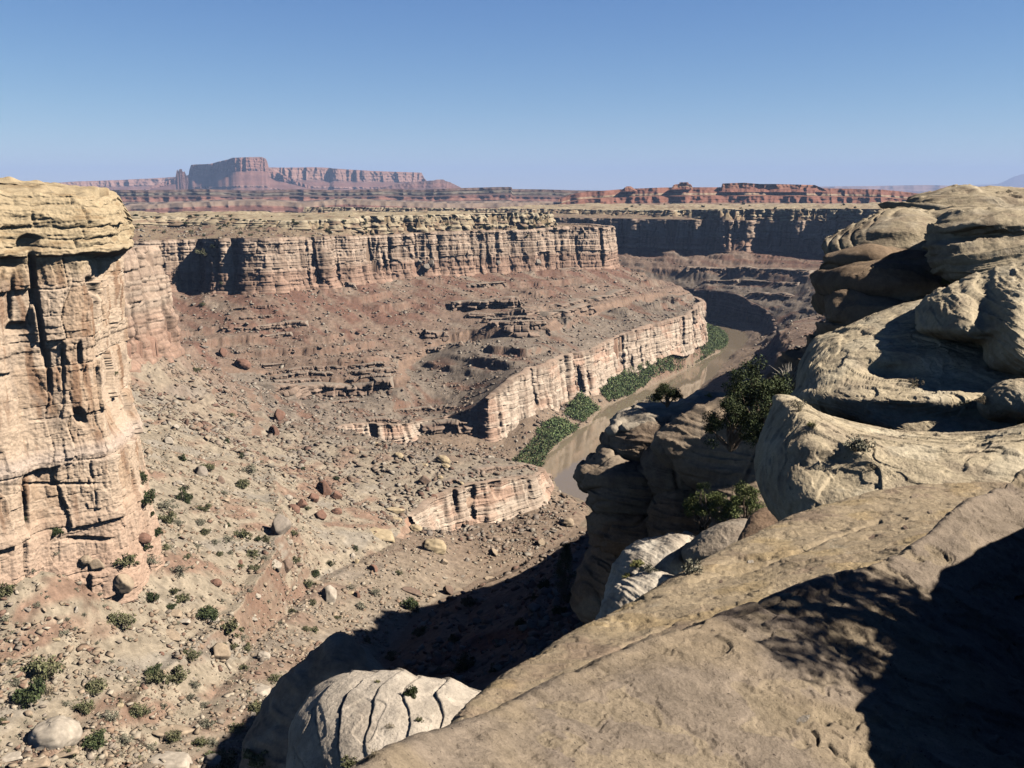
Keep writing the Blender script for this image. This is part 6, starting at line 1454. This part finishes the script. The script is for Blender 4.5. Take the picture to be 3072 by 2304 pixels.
# the juniper and the boulder that stand right of the picture and shade the slab
tree(Vector((6.8, 6.0, -.2)), 2.2, 2.4, 801, 'juniper tree standing on the slab to the right whose dappled shade crosses it', 'juniper_tree', JUN, lean=-.1, dens=.7)
# -- green thicket along the river's left bank (stuff)
def thicket(name, path, wid, n, seed, label, cols, hmin=2.0, hmax=4.4):
    rs = np.random.RandomState(seed)
    L = smooth_line(np.array(path, float), 400)
    T = np.gradient(L, axis=0); T /= np.linalg.norm(T, axis=1, keepdims=True)
    V, C = [], []
    k = rs.randint(0, 400, n); off = rs.rand(n) * np.interp(k, np.linspace(0, 399, len(wid)), wid)
    X = L[k, 0] - T[k, 1] * off; Y = L[k, 1] + T[k, 0] * off
    z = np.maximum(height(X, Y), -180)
    for x, y, zz in zip(X, Y, z):
        zz = min(zz, -163)
        h = rs.uniform(hmin, hmax)
        v, c = leaf_cloud(rs, [np.array([x, y, zz + h * .5])], [h * .66], 26, h * .14, cols)
        V.append(v); C.append(c)
    V = np.concatenate(V); C = np.concatenate(C)
    o = link(name, make_mesh(name, V, quads=np.arange(len(V)).reshape(-1, 4), col=C / ALB, smooth=False), M_LEAF)
    tag(o, label, 'thicket', kind='stuff')
TAM = [(.10, .14, .055), (.125, .165, .065), (.08, .115, .05), (.14, .155, .07)]
thicket('shrubbery', [(82, 830), (106, 869), (135, 925), (168, 981), (221, 1087), (250, 1155), (266, 1234), (264, 1290), (252, 1342), (225, 1385)], (9, 16, 20, 22, 24, 26, 26, 24), 6000, 951, 'long green thicket along the far river bank round the bend', TAM)
thicket('shrubbery', [(55, 752), (64, 780), (72, 805)], (16, 16), 420, 961, 'small green thicket patch where the bank bulges into the river', TAM)
thicket('shrubbery', [(30, 690), (40, 712), (50, 738)], (14, 12), 420, 971, 'middle green thicket patch on the near river bank', TAM)
thicket('shrubbery', [(17, 622), (20, 645), (26, 672), (33, 696)], (17, 15, 12), 620, 981, 'nearest green and brown thicket patch on the river bank', TAM + [(.16, .13, .07)])
# ---------------------------------------------------------------- the air: one box of thin haze round everything
def haze():
    hx, y0, y1, z0, z1 = 52000.0, -3000.0, 46000.0, -640.0, 900.0
    V = [(x, y, z) for z in (z0, z1) for y in (y0, y1) for x in (-hx, hx)]
    Q = [(0, 2, 3, 1), (4, 5, 7, 6), (0, 1, 5, 4), (2, 6, 7, 3), (0, 4, 6, 2), (1, 3, 7, 5)]
    m = bpy.data.materials.new('haze_air'); m.use_nodes = True
    nt = m.node_tree
    for n in list(nt.nodes):
        if n.type != 'OUTPUT_MATERIAL': nt.nodes.remove(n)
    out = [n for n in nt.nodes if n.type == 'OUTPUT_MATERIAL'][0]
    vol = nt.nodes.new('ShaderNodeVolumePrincipled')
    vol.inputs['Color'].default_value = (.46, .62, 1.0, 1)
    vol.inputs['Density'].default_value = HAZE
    vol.inputs['Anisotropy'].default_value = 0.0
    nt.links.new(vol.outputs[0], out.inputs['Volume'])
    o = link('haze', make_mesh('haze', V, quads=Q, smooth=False), m)
    tag(o, 'thin blue haze over the far country', 'haze', kind='stuff')
HAZE = 3.8e-5
haze()
